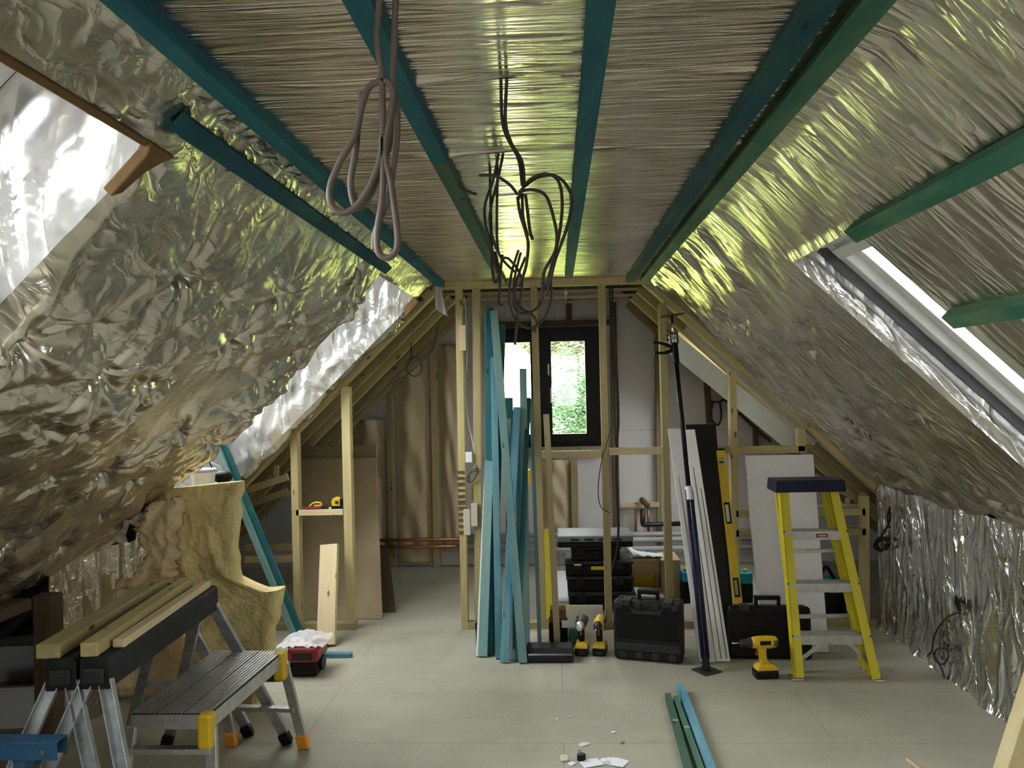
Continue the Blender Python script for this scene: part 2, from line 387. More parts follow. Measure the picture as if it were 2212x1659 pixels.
# right slope
ptsR = poisson(YF, YB, 0.5, 2.1, 60, 0.33, 15)
def h_right(u, v):
    far = np.clip((u - 3.0) / 0.6, 0, 1)
    h = stars(u, v, ptsR, 0.06, 0.11, 13) * far
    sk = u * 1.0 + v * 0.35 * np.sin(u * 0.9)
    h += (0.010 + 0.030 * far) * ridge((u - 0.45 * v) * 4.0, v * 1.3, 41, 3) + 0.02 * vnoise(u * 1.5, v * 1.4, 18)
    h += 0.016 * np.exp(-v / 0.16) * ridge(u * 16, v * 1.5, 29, 2)
    return (h - 0.02) * np.clip(v / 0.08, 0, 1)
VK = vr(2.07)
sheet('wall_right', OR, (0, 1, 0), DR, -NR, (YF, YB), (0, VK), 0.012, h_right, M['foil_right'], [RW])
# right knee wall: u = y, v = down
def h_knee(u, v):
    h = 0.020 * ridge(u * 7.0, v * 1.6, 51, 4) + 0.015 * vnoise(u * 2, v * 2, 52)
    h += stars(u, v, poisson(0, YB, 0.1, 0.9, 26, 0.28, 25), 0.03, 0.07, 23) * 0.8
    h += 0.02 * np.exp(-(0.90 - v) / 0.04) * ridge(u * 9, v, 55, 2)
    return h - 0.01
sheet('wall_right_lower', (2.07, 0, ZC - S * (2.07 - XR)), (0, 1, 0), (0, 0, -1), (-1, 0, 0), (YF, YB), (0, ZC - S * (2.07 - XR)), 0.012, h_knee, M['foil_knee'])
ZKR = ZC - S * (2.07 - XR)

# floor: chipboard with dust, scuffs and board joints
m, nt, b = nodes('chipboard_floor'); Lk = nt.links
mp = coords(nt, rnd=False); n1 = N(nt, 'ShaderNodeTexNoise', Scale=1.4, Detail=6.0, Roughness=0.6); n2 = N(nt, 'ShaderNodeTexNoise', Scale=160.0, Detail=3.0)
Lk.new(mp.outputs[0], n1.inputs['Vector']); Lk.new(mp.outputs[0], n2.inputs['Vector'])
r1 = ramp(nt, (0.30, 0.28, 0.215), (0.42, 0.395, 0.315), 0.3, 0.7); Lk.new(n1.outputs[0], r1.inputs[0])
r2 = ramp(nt, (0.86, 0.86, 0.86), (1.1, 1.1, 1.1), 0.35, 0.65); Lk.new(n2.outputs[0], r2.inputs[0])
mx = N(nt, 'ShaderNodeMix', data_type='RGBA', blend_type='MULTIPLY'); mx.inputs['Factor'].default_value = 1.0
Lk.new(r1.outputs[0], mx.inputs['A']); Lk.new(r2.outputs[0], mx.inputs['B'])
br = N(nt, 'ShaderNodeTexBrick'); br.inputs['Color1'].default_value = (1, 1, 1, 1); br.inputs['Color2'].default_value = (0.95, 0.95, 0.95, 1); br.inputs['Mortar'].default_value = (0.62, 0.60, 0.56, 1)
br.inputs['Scale'].default_value = 1.0; br.inputs['Mortar Size'].default_value = 0.0022; br.inputs['Brick Width'].default_value = 2.4; br.inputs['Row Height'].default_value = 0.6; br.inputs['Mortar Smooth'].default_value = 0.3
Lk.new(mp.outputs[0], br.inputs['Vector']); mx2 = N(nt, 'ShaderNodeMix', data_type='RGBA', blend_type='MULTIPLY'); mx2.inputs['Factor'].default_value = 1.0
Lk.new(mx.outputs['Result'], mx2.inputs['A']); Lk.new(br.outputs['Color'], mx2.inputs['B'])
n4 = N(nt, 'ShaderNodeTexNoise', Scale=3.0, Detail=8.0, Roughness=0.7); mp4 = coords(nt, (0.6, 4.0, 1), rnd=False); Lk.new(mp4.outputs[0], n4.inputs['Vector'])
r4 = ramp(nt, (1, 1, 1), (0.70, 0.68, 0.68), 0.60, 0.74); Lk.new(n4.outputs[0], r4.inputs[0]); mx3 = N(nt, 'ShaderNodeMix', data_type='RGBA', blend_type='MULTIPLY'); mx3.inputs['Factor'].default_value = 0.8
Lk.new(mx2.outputs['Result'], mx3.inputs['A']); Lk.new(r4.outputs[0], mx3.inputs['B']); Lk.new(mx3.outputs['Result'], b.inputs['Base Color'])
b.inputs['Roughness'].default_value = 0.62
M['floor'] = m
MB().bb((-4.2, YF - .1, -0.06), (4.2, YG + 0.3, 0)).build('floor', M['floor'], kind='structure', org=(0, 0, 0))

# ------------------------------------------------------------------ openings in the slopes: reveals and roof windows
def PLs(u, v, e=0.0): return OL + V((0, 1, 0)) * u + DL * v + NL * e
def PRs(u, v, e=0.0): return OR + V((0, 1, 0)) * u + DR * v + NR * e
def reveal(name, F, q, e, mat, seed, faces='fnht', amp=0.055):
    """the four foil-lined sides of an opening, depth e outwards; q = (u0, u1, v0, v1)"""
    u0, u1, v0, v1 = q; mb = MB()
    def side(A, B, inward):
        n = max(2, int((B - A).length / 0.02)); k = 16
        An = A; nrm = F(0, 0, 1) - F(0, 0, 0)
        def G(s, t):
            p = An + (B - An) * s + nrm * (e * t)
            x = s * (B - An).length; h = float(ridge(np.array(x * 9.0 + 3 * t), np.array(t * 2.2 + 7), seed, 3)) * amp * math.sin(math.pi * min(1, t * 1.3 + 0.02)) 
            return p + inward * max(-0.01, h * 0.6)
        mb.grid(G, n, k)
    yv = V((0, 1, 0)); dv = (F(0, 1) - F(0, 0)).normalized()
    if 'f' in faces: side(F(u1, v0), F(u1, v1), -yv)
    if 'n' in faces: side(F(u0, v0), F(u0, v1), yv)
    if 'h' in faces: side(F(u0, v0), F(u1, v0), dv)
    if 't' in faces: side(F(u0, v1), F(u1, v1), -dv)
    return mb.build(name, mat, smooth=True, kind='structure')
reveal('trim_1', PLs, L1, 0.36, M['foil_reveal'], 61)
reveal('trim_2', PLs, L2, 0.36, M['foil_reveal'], 71)
reveal('trim_3', PRs, RW, 0.09, M['foil_reveal'], 81)
def roof_window(name, F, q, e0, e1, mat, fw=0.06, lining=None):
    u0, u1, v0, v1 = q
    r = bpy.data.objects.new(name, None); link(r, Matrix.Translation(F((u0 + u1) / 2, (v0 + v1) / 2, e1))); r['kind'] = 'structure'
    n = (F(0, 0, 1) - F(0, 0, 0)); up = n
    def rail(a, b, w, h, nm, mt, parent, ee):
        return MB().bar(F(*a, ee), F(*b, ee), w, h, up).build(nm, mt, parent, bevel=0.004)
    def ring(w, h, nm, mt, ins, ee):
        mb = MB()
        for a, b in (((u0 + ins, v0), (u0 + ins, v1)), ((u1 - ins, v0), (u1 - ins, v1)), ((u0, v0 + ins), (u1, v0 + ins)), ((u0, v1 - ins), (u1, v1 - ins))):
            mb.bar(F(*a, ee), F(*b, ee), w, h, up)
        return mb.build(nm, mt, r, bevel=0.003)
    ring(fw, 0.07, 'frame', mat, fw / 2, e0 + 0.035)
    ring(fw * 0.9, 0.05, 'sash', mat, fw * 1.45, e0 + 0.06)
    MB().loft([[F(u0 + .05, v0 + .05, e1), F(u1 - .05, v0 + .05, e1), F(u1 - .05, v1 - .05, e1), F(u0 + .05, v1 - .05, e1)], [F(u0 + .05, v0 + .05, e1 + .006), F(u1 - .05, v0 + .05, e1 + .006), F(u1 - .05, v1 - .05, e1 + .006), F(u0 + .05, v1 - .05, e1 + .006)]]).build('pane', M['glass'], r)
    if lining:
        mb = MB()
        for a, b in (((u0, v0), (u0, v1)), ((u1, v0), (u1, v1)), ((u0, v0), (u1, v0)), ((u0, v1), (u1, v1))):
            mb.bar(F(*a, (lining + e0) / 2), F(*b, (lining + e0) / 2), 0.02, e0 - lining, up)
        mb.build('lining', M['grey_board'], r)
    return r
rw = roof_window('window_1', PRs, RW, 0.125, 0.195, M['white_paint'], 0.06, lining=0.09)
bar = MB(); bar.bar(PRs(RW[0] + .05, RW[2] + 0.10, 0.13), PRs(RW[1] - .03, RW[2] + 0.10, 0.13), 0.05, 0.03, NR); bar.build('opening_bar', M['white_paint'], rw, bevel=0.004)
roof_window('window_2', PLs, L1, 0.36, 0.43, M['white_paint'])
roof_window('window_3', PLs, L2, 0.36, 0.43, M['white_paint'])
reveal('trim_4', PRs, (FW[0], FW[1], FW[2], FW[3]), 0.24, M['white_paint'], 83, amp=0.0)
roof_window('window_6', PRs, FW, 0.24, 0.29, M['white_paint'])
yv = V((0, 1, 0))
for nm, F, q, e in (('portal_a', PRs, RW, 0.30), ('portal_b', PLs, L1, 0.45), ('portal_c', PLs, L2, 0.45), ('portal_f', PRs, FW, 0.33)):
    c = F((q[0] + q[1]) / 2, (q[2] + q[3]) / 2, e); dn = (F(0, 1) - F(0, 0)).normalized(); nn = (F(0, 0, 1) - F(0, 0, 0)).normalized()
    v_ = dn if (yv.cross(dn)).dot(nn) > 0 else -dn
    portal(nm, c, yv, v_, q[1] - q[0], q[3] - q[2])

# outer roof skin (keeps daylight out everywhere but the windows)
M['roof_skin'] = plain('roof_underlay', (0.05, 0.045, 0.04), 0.9)
def skin(name, F, holes, vmax, e):
    mb = MB(); cuts = sorted({YF - .1, YG + .3} | {h[0] for h in holes} | {h[1] for h in holes}); ro = []
    for a, b_ in zip(cuts[:-1], cuts[1:]):
        h = [q for q in holes if q[0] <= a + 1e-6 and q[1] >= b_ - 1e-6]
        spans = [(-0.7, vmax)] if not h else [(-0.7, h[0][2]), (h[0][3], vmax)]
        for s0, s1 in spans:
            mb.loft([[F(a, s0, e), F(b_, s0, e), F(b_, s1, e), F(a, s1, e)], [F(a, s0, e + .03), F(b_, s0, e + .03), F(b_, s1, e + .03), F(a, s1, e + .03)]])
    return mb.build(name, M['roof_skin'], kind='structure')
skin('ceiling_roof_left', PLs, [L1, L2], 4.4, 0.37)
skin('ceiling_roof_right', PRs, [RW, FW], 4.4, 0.28)
MB().bb((-1.6, YF - .1, 2.9), (1.4, YG + .3, 2.95)).build('ceiling_roof_ridge', M['roof_skin'], kind='structure')
# rear gable (behind the viewpoint) with its own window
mb = MB()
mb.bb((-4.2, YF - .1, -.1), (-0.6, YF, 3.0)); mb.bb((0.5, YF - .1, -.1), (4.2, YF, 3.0)); mb.bb((-0.6, YF - .1, -.1), (0.5, YF, 1.15)); mb.bb((-0.6, YF - .1, 2.0), (0.5, YF, 3.0))
mb.build('wall_rear', M['white_board'], kind='structure')
portal('portal_d', (-0.05, YF - .12, 1.575), (1, 0, 0), (0, 0, 1), 1.1, .85)
rwin = bpy.data.objects.new('window_4', None); link(rwin, Matrix.Translation(V((-.1, YF, .9)))); rwin['kind'] = 'structure'
mb = MB()
for x in (-.57, -.05, .47): mb.bb((x - .03, YF - .07, 1.15), (x + .03, YF - .02, 2.0))
for z in (1.18, 1.97): mb.bb((-.6, YF - .07, z - .03), (.5, YF - .02, z + .03))
mb.build('frame', M['white_paint'], rwin); MB().bb((-.6, YF - .05, 1.15), (.5, YF - .045, 2.0)).build('pane', M['glass'], rwin)

# ------------------------------------------------------------------ far room: gable wall with window
WX0, WX1 = P(1076, 840, YG).x, P(1300, 840, YG).x
WZ1, WZ0 = P(1190, 706, YG).z, P(1190, 966, YG).z
mb = MB()
mb.bb((-4.2, YG, -.1), (WX0, YG + .18, 3.2)); mb.bb((WX1, YG, -.1), (4.2, YG + .18, 3.2)); mb.bb((WX0, YG, -.1), (WX1, YG + .18, WZ0)); mb.bb((WX0, YG, WZ1), (WX1, YG + .18, 3.2))
# insulation boards: tiles of white board with hairline joints
m, nt, b = nodes('insulation_wall'); Lk = nt.links; mp = coords(nt, rnd=False, rot=(R(90), 0, 0))
br = N(nt, 'ShaderNodeTexBrick'); br.inputs['Color1'].default_value = (0.62, 0.585, 0.60, 1); br.inputs['Color2'].default_value = (0.57, 0.545, 0.56, 1); br.inputs['Mortar'].default_value = (0.40, 0.38, 0.38, 1)
br.inputs['Scale'].default_value = 1.0; br.inputs['Mortar Size'].default_value = 0.003; br.inputs['Brick Width'].default_value = 0.45; br.inputs['Row Height'].default_value = 1.2; br.offset = 0.0
Lk.new(mp.outputs[0], br.inputs['Vector']); Lk.new(br.outputs['Color'], b.inputs['Base Color']); b.inputs['Roughness'].default_value = 0.8
M['gable'] = m
mb.build('wall_gable', M['gable'], kind='structure', org=(0, YG, 0))
portal('portal_e', ((WX0 + WX1) / 2, YG + .2, (WZ0 + WZ1) / 2), (-1, 0, 0), (0, 0, 1), WX1 - WX0, WZ1 - WZ0)
gw = bpy.data.objects.new('window_5', None); link(gw, Matrix.Translation(V(((WX0 + WX1) / 2, YG + .08, WZ0)))); gw['kind'] = 'structure'
def frame_rect(x0, x1, z0, z1, t, y0, y1):
    mb = MB(); mb.bb((x0, y0, z0), (x0 + t, y1, z1)); mb.bb((x1 - t, y0, z0), (x1, y1, z1)); mb.bb((x0 + t, y0, z0), (x1 - t, y1, z0 + t)); mb.bb((x0 + t, y0, z1 - t), (x1 - t, y1, z1)); return mb
frame_rect(WX0, WX1, WZ0, WZ1, 0.05, YG + .02, YG + .12).build('frame', M['black_frame'], gw, bevel=0.003)
pxa, pxb = P(1150, 840, YG).x, P(1163, 840, YG).x
MB().bb((P(1168, 840, YG).x - .05, YG + .02, WZ0 + .05), (P(1168, 840, YG).x, YG + .12, WZ1 - .05)).build('mullion', M['black_frame'], gw, bevel=0.003)
xm = P(1166, 840, YG).x
for x0, x1, gx0, gx1 in ((WX0 + .04, xm - .04, P(1089, 840, YG).x, P(1147, 840, YG).x), (xm, WX1 - .04, P(1192, 840, YG).x, P(1265, 840, YG).x)):
    g0, g1 = P(1230, 937, YG).z, P(1230, 737, YG).z
    mb = MB(); y0, y1 = YG + .0, YG + .07
    mb.bb((x0, y0, WZ0 + .04), (gx0, y1, WZ1 - .04)); mb.bb((gx1, y0, WZ0 + .04), (x1, y1, WZ1 - .04)); mb.bb((gx0, y0, WZ0 + .04), (gx1, y1, g0)); mb.bb((gx0, y0, g1), (gx1, y1, WZ1 - .04))
    s_ = mb.build('sash', M['black_frame'], gw, bevel=0.002)
    MB().bb((gx0 - .01, y0 + .03, g0 - .01), (gx1 + .01, y0 + .036, g1 + .01)).build('pane', M['glass'], s_)
mb = MB(); mb.bb((P(1186, 850, YG).x - .008, YG - .012, P(0, 838, YG).z), (P(1186, 850, YG).x + .008, YG, P(0, 815, YG).z)); mb.cyl((P(1190, 850, YG).x, YG - .02, P(1190, 838, YG).z), (P(1190, 850, YG).x, YG - .02, P(1190, 870, YG).z), 0.007); mb.build('handle', M['white_paint'], gw)
MB().bb((WX0 - .02, YG - .09, WZ0 - .05), (WX1 + .02, YG + .02, WZ0 - .001)).build('window_board', M['olive'], gw, bevel=0.002)

# slopes of the far room: dark underside with sarking
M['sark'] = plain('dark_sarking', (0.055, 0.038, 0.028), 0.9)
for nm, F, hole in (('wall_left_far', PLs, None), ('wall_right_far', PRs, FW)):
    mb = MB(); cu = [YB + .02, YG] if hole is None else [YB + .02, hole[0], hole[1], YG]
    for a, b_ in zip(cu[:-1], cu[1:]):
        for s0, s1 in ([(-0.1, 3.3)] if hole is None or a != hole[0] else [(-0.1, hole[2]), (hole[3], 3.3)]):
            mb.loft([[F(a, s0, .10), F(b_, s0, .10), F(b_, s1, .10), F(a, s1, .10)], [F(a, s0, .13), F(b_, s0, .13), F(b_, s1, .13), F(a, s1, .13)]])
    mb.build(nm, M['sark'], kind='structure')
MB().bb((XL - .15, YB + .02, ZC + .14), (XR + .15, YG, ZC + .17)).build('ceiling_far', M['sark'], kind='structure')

# ------------------------------------------------------------------ garden beyond the gable window
def leafmat(name, a, b_):
    m, nt, b = nodes(name); Lk = nt.links; mp = coords(nt); n = N(nt, 'ShaderNodeTexNoise', Scale=3.0, Detail=4.0); Lk.new(mp.outputs[0], n.inputs['Vector'])
    r = ramp(nt, a, b_, 0.35, 0.65); Lk.new(n.outputs[0], r.inputs[0]); Lk.new(r.outputs[0], b.inputs['Base Color']); b.inputs['Roughness'].default_value = 0.5; return m
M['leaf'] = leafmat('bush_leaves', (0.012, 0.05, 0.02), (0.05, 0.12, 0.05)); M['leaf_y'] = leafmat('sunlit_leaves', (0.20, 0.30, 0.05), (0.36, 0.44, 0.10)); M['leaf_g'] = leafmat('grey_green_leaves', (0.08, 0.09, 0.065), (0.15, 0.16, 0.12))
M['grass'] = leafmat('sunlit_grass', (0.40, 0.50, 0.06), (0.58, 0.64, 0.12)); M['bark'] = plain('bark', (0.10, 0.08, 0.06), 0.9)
mb = MB()
def G(s, t):
    y = 8 + t * 60; x = -60 + 120 * s; z = -2.6 + max(0, (y - 10)) ** 1.1 * 0.085 + 0.3 * math.sin(x * .3) * math.cos(y * .2); return (x, y, z)
mb.grid(G, 60, 40).build('ground_garden', M['grass'], smooth=True, kind='structure')
def bush(name, c, r, n, mat, label, cat, leaf=0.10, seed=1, group=None, trunk=True):
    rs = random.Random(seed); o = thing(name, label, cat, (c[0], c[1], c[2] - r[2] * 1.0), 0, group); mb = MB()
    gz = -2.6 + max(0, (c[1] - 10)) ** 1.1 * 0.085
    lobes = [(V(c) + V((rs.uniform(-.5, .5) * r[0], rs.uniform(-.5, .5) * r[1], rs.uniform(-.6, .6) * r[2])), rs.uniform(.45, .75)) for _ in range(14)]
    for _ in range(n):
        lc, lr = rs.choice(lobes); d = V((rs.gauss(0, 1), rs.gauss(0, 1), rs.gauss(0, 1))).normalized()
        p = lc + V((d.x * r[0], d.y * r[1], d.z * r[2])) * lr * rs.uniform(.75, 1.0)
        B = basis(V((rs.gauss(0, 1), rs.gauss(0, 1), rs.gauss(0, 1)))); s_ = leaf * rs.uniform(.6, 1.3)
        mb.add([p + B @ V(q) for q in ((-s_, 0, 0), (0, -s_ * .45, s_ * .1), (s_, 0, 0), (0, s_ * .45, s_ * .1))], [(0, 1, 2), (0, 2, 3)])
    mb.build('foliage', mat, o)
    mb = MB(); top = V(c) + V((0, 0, r[2] * .4)); base = V((c[0], c[1], gz - .1)); mb.cyl(base, top, 0.09, 0.03, 8)
    for k in range(7): mb.cyl(base.lerp(top, .5 + k * .06), lobes[k][0], 0.035, 0.012, 6)
    mb.build('trunk', M['bark'], o)
    return o
# ------------------------------------------------------------------ ceiling battens
def cb(x, y0, y1, mat, label, w=0.05, t=0.04, z=ZC, up=(0, 0, 1)):
    c = V((x, 0, z - t / 2 + .004))
    n = V(up).normalized(); c = V((x, 0, z)) - n * (t / 2 - .004)
    return timber('ceiling_batten', c + V((0, y0, 0)), c + V((0, y1, 0)), w, t, mat, None, up, 0.002, label, 'batten')
cb(CB[0], -1.5, YB, M['teal_ceiling'], 'dark teal ceiling batten along the left edge of the flat foil ceiling')
cb(CB[1], -1.5, 2.40, M['teal_ceiling'], 'blue teal ceiling batten behind the thick hanging cable, near half')
cb(CB[1], 2.402, YB, M['green_wood'], 'grey green ceiling batten continuing the blue one behind the thick hanging cable')
cb(CB[2], -1.5, YB - .25, M['teal_ceiling'], 'deep blue ceiling batten just right of the thin hanging cables')
cb(CB[3], -1.5, YB, M['teal'], 'teal ceiling batten at the right edge of the flat ceiling, inner of a close pair')
nE = V((0.5, 0, 1)).normalized()
cb(0.612, -1.5, YB, M['green_batten'], 'pale green ceiling batten at the top of the right slope, outer of a close pair', z=ZC - 0.012, up=nE)
def slope_batten(F, v, u0, u1, mat, label, w=0.05, t=0.04):
    n = (F(0, 0, 1) - F(0, 0, 0)).normalized(); a = F(u0, v) - n * (t / 2 - .012); b_ = F(u1, v) - n * (t / 2 - .012)
    return timber('ceiling_batten', a, b_, w, t, mat, None, n, 0.002, label, 'batten')
slope_batten(PLs, vl(-0.862), 1.81, 4.06, M['teal'], 'teal batten on the left foil slope between the two roof openings')
slope_batten(PRs, vr(0.905), -1.5, 2.42, M['green_batten'], 'green batten on the right slope ending at the head of the roof window')
slope_batten(PRs, vr(1.18), -1.5, 2.42, M['green_batten'], 'dark green batten on the right slope meeting the side of the roof window')

# ------------------------------------------------------------------ stud partition
def stud_px(parent, a, b, w=0.046, dep=0.07, Y=YB, mat='stud', zb=None, zt=None, off=0.0):
    p = P(a[0], a[1], Y); q = P(b[0], b[1], Y)
    if zb is not None: q.z = zb
    if zt is not None: p.z = zt
    p.y = q.y = Y + dep / 2 + off
    return timber('stud', q, p, w, dep, M[mat], parent, (0, 1, 0))
part = thing('stud_wall', 'bare pine stud partition across the attic with the window behind it', 'stud wall', (0.2, YB + .035, 0))
zt = ZC - 0.045
stud_px(part, (990, 620), (1004, 1362), zb=0.0, zt=zt)
stud_px(part, (1028, 618), (1034, 1365), zb=0.0, zt=zt, w=0.05)
stud_px(part, (1153, 612), (1172, 1350), zb=0.045, zt=zt)
stud_px(part, (1300, 605), (1315, 1312), zb=0.045, zt=zt)
stud_px(part, (1431, 655), (1448, 1300), zb=0.045)
stud_px(part, (1583, 800), (1591, 1290), zb=0.045)
stud_px(part, (1731, 925), (1733, 975), w=0.05)
stud_px(part, (1870, 1072), (1872, 1340), zb=0.045)
def plate(name, p, q, w=0.07, t=0.045, mat='stud', parent=part, up=(0, 0, 1)): return timber(name, p, q, w, t, M[mat], parent, up)
yc = YB + 0.035
plate('top_plate', (XL - .02, yc, zt + .0225), (XR + .04, yc, zt + .0225))
def rake(x0, x1, off=0.03, side=1):
    xe = (XR, XL)[side < 0]; return [V((x, yc, ZC - S * abs(x - xe) - off)) for x in (x0, x1)]
a, b_ = rake(XR + .05, 2.07); plate('raking_plate', a, b_, up=NR)
x4 = P(1306, 975, YB).x; x5 = P(1440, 975, YB).x; x3 = P(1164, 980, YB).x; x6 = P(1586, 970, YB).x; x7 = P(1733, 970, YB).x
zs = P(1230, 982, YB).z; plate('noggin', (x3 + .02, yc, zs), (x4 - .02, yc, zs), mat='pale')
zs = P(1375, 975, YB).z; plate('noggin', (x4 + .02, yc, zs), (x5 - .02, yc, zs), mat='pale')
zs = P(1660, 972, YB).z; plate('noggin', (x6 + .02, yc, zs), (x7 + .02, yc, zs))
zs = P(1580, 972, YB).z; plate('noggin', (P(1552, 972, YB).x, yc, zs), (x6 - .02, yc, zs))
x8 = P(1870, 1100, YB).x
for py in (1107, 1150):
    zs = P(1800, py, YB).z; plate('noggin', (P(1590, py, YB).x, yc, zs), (x8, yc, zs))
plate('sole_plate', (P(1010, 1360, YB).x, yc, .0225), (x8 + .05, yc, .0225))

lp = thing('stud_wall', 'short pine stud frame under the left slope with a shelf noggin', 'stud wall', (-1.55, YB + .035, 0))
stud_px(lp, (745, 835), (757, 1366), zb=0.045, w=0.058)
stud_px(lp, (634, 935), (643, 1366), zb=0.045, w=0.05)
xa = P(639, 1105, YB).x; xb = P(750, 1105, YB).x; zs = P(690, 1107, YB).z
timber('noggin', (xa, yc + .02, zs), (xb - .03, yc + .02, zs), 0.11, 0.04, M['pale'], lp)
timber('sole_plate', (P(560, 1372, YB).x, yc, .0225), (P(768, 1366, YB).x, yc, .0225), 0.07, 0.045, M['olive'], lp)
timber('raking_plate', (XL - .03, yc, ZC - .05), (-2.3, yc, ZC - .05 - S * 1.496), 0.07, 0.05, M['stud'], lp, NL)
ZSHELF = zs + .02

# bare rafters of the far room and cross pieces
def rafter(F, u, v0, v1, mat, label, w=0.045, dp=0.10):
    n = (F(0, 0, 1) - F(0, 0, 0)).normalized(); a = F(u, v0, dp / 2 - .02); b2 = F(u, v1, dp / 2 - .02)
    return timber('rafter', a, b2, w, dp, M[mat], None, n, 0.002, label, 'rafter')
for k, (u, mt) in enumerate(((5.48, 'stud'), (5.86, 'olive'), (6.26, 'stud'), (6.68, 'olive'), (7.08, 'stud'))):
    rafter(PLs, u, 0.02, 2.9, mt, ['nearest', 'second', 'third', 'fourth', 'farthest'][k] + ' bare rafter of the left slope beyond the partition')
for k, (u, mt) in enumerate(((5.52, 'pale'), (5.95, 'stud'), (6.45, 'stud'), (6.95, 'olive'))):  # pale wood on the nearest puts this side's strong light into the colour
    rafter(PRs, u, 0.02, 2.9, mt, ['nearest', 'second', 'third', 'farthest'][k] + ' bare rafter of the right slope beyond the partition', 0.05, 0.12)
a = P(1445, 735, YB + .16); b2 = P(1722, 962, YB + .16)
timber('sloping_board', a, b2, 0.03, 0.13, M['white_paint'], None, NR, 0.003, 'long white board sloping behind the right studs', 'board')
for k, y in enumerate((5.75, 6.15, 6.55, 6.95)):
    timber('ceiling_lath', (XL - .05, y, ZC + .02), (XR + .1, y, ZC + .02), 0.012, 0.02, M['pale'], None, (0, 0, 1), 0.001,
           'thin pale ceiling lath above the far window, ' + ['nearest', 'second', 'third', 'farthest'][k] + ' of four', 'lath', 'laths under the far room ceiling')
# studs and battens fixed to the gable wall
def gstud(a, b, w, label, mat='olive', dep=0.05):
    p = P(a[0], a[1], YG); q = P(b[0], b[1], YG); p.y = q.y = YG - dep / 2 - .002; q.z = max(q.z, 0)
    return timber('gable_stud', q, p, w, dep, M[mat], None, (0, 1, 0), 0.002, label, 'stud')
gstud((842, 835), (848, 1222), 0.05, 'timber stud on the gable wall left of the pinkish membrane')
gstud((938, 755), (945, 1222), 0.06, 'timber stud on the gable wall between two membrane panels', 'stud')
gstud((1229, 650), (1229, 700), 0.05, 'short dark timber above the gable window', 'dark')
gstud((1323, 650), (1332, 1190), 0.06, 'dark timber stud on the gable wall right of the window', 'dark')
gstud((1420, 720), (1424, 1180), 0.045, 'dark timber behind the fifth partition stud on the gable wall', 'olive')
gstud((1525, 815), (1532, 915), 0.05, 'short brown stud on the gable wall behind the black panel top', 'dark')
gstud((1630, 925), (1632, 975), 0.04, 'short brown stud low under the far right rafter', 'dark')
gstud((1240, 995), (1243, 1190), 0.06, 'timber stud below the gable window', 'olive')
lt = P(1070, 703, YG); lq = P(1330, 697, YG)
timber('lintel', (lt.x, YG - .03, lt.z), (lq.x, YG - .03, lt.z), 0.05, 0.05, M['dark'], None, (0, 0, 1), 0.002, 'dark timber lintel over the gable window', 'lintel')
M['membrane'] = plain('pinkish_membrane', (0.56, 0.44, 0.29), 0.45, var=0.10, scale=3, bump=0.03, bscale=3)
def panel(x0, x1, y0, y1, label):
    a = P(x0, y1, YG); b2 = P(x1, y0, YG); mb = MB()
    def G(s, t):
        x = a.x + (b2.x - a.x) * s; zt_ = min(b2.z, ZC - S * (XL - x) + .02); z = max(0.0, a.z) + (zt_ - max(0.0, a.z)) * t
        bul = 0.045 * math.sin(math.pi * s) + 0.02 * math.sin(s * 9 + t * 7) * math.sin(t * 11) * math.sin(math.pi * s)
        return (x, YG - 0.006 - max(0, bul), z)
    mb.grid(G, 24, 60)
    o = mb.build('membrane_panel', M['membrane'], smooth=True, solid=0.004); return tag(o, label, 'membrane')
panel(860, 927, 770, 1215, 'shiny beige insulation membrane between two studs on the far gable')
panel(768, 832, 905, 1215, 'dull beige insulation membrane at the left of the far gable')
panel(957, 990, 745, 1190, 'narrow beige insulation membrane left of the partition studs')
panel(1172, 1230, 992, 1180, 'beige insulation membrane under the gable window')
# pipes along the gable wall
M['copper'] = plain('copper_pipe', (0.42, 0.19, 0.10), 0.4, 0.7); M['grey_pipe'] = plain('lagged_grey_pipe', (0.42, 0.42, 0.43), 0.7); M['black_pipe'] = plain('black_soil_pipe', (0.012, 0.011, 0.012), 0.4)
def pipe(pts, r, mat, label, n=0):
    mb = MB(); q = [V(p) for p in pts]
    if n: q = spline(q, n)
    mb.tube(q, r, 12); return tag(mb.build('pipe', mat, smooth=True), label, 'pipe')
for k, (py, mt, r) in enumerate(((1163, 'copper', .016), (1178, 'copper', .016))):
    a = P(852, py, YG); b2 = P(1000, py - 1, YG); pipe([(a.x - .3, YG - .085, a.z), (b2.x, YG - .085, a.z)], r, M[mt], ('upper', 'lower')[k] + ' copper pipe along the foot of the far gable')
for k, py in enumerate((1155, 1166, 1184)):
    a = P(1000, py, YG); b2 = P(1700, py, YG); pipe([(a.x, YG - .08 - .02 * k, a.z), (b2.x, YG - .08 - .02 * k, a.z)], .022, M['grey_pipe'], ('upper', 'middle', 'lower')[k] + ' grey lagged pipe along the gable wall')
YP = YG - .10
pipe([P(1388, 1100, YP), P(1388, 1128, YP), P(1389, 1133, YP), P(1394, 1134, YP), P(1470, 1131, YP)], .022, M['black_pipe'], 'black pipe elbow on the gable wall right of the window')
a = P(1387, 1080, YG - .03); pipe([a, P(1398, 1091, YG - .45)], .026, M['dark'], 'short dark pipe stub poking out above the black elbow')
for k, px in enumerate((1373, 1401)):
    pipe([P(px, 1100, YG - .03), P(px, 1158, YG - .03)], .012, M['copper'], ('left', 'right') [k] + ' thin vertical pipe beside the black pipe elbow')
a = P(1342, 1093, YP); b2 = P(1426, 1090, YP)
timber('pipe_board', (a.x, YP + .06, a.z), (b2.x, YP + .06, a.z), 0.03, 0.045, M['pale'], None, (0, 0, 1), 0.002, 'pale timber rail behind the pipe stub on the gable', 'board')
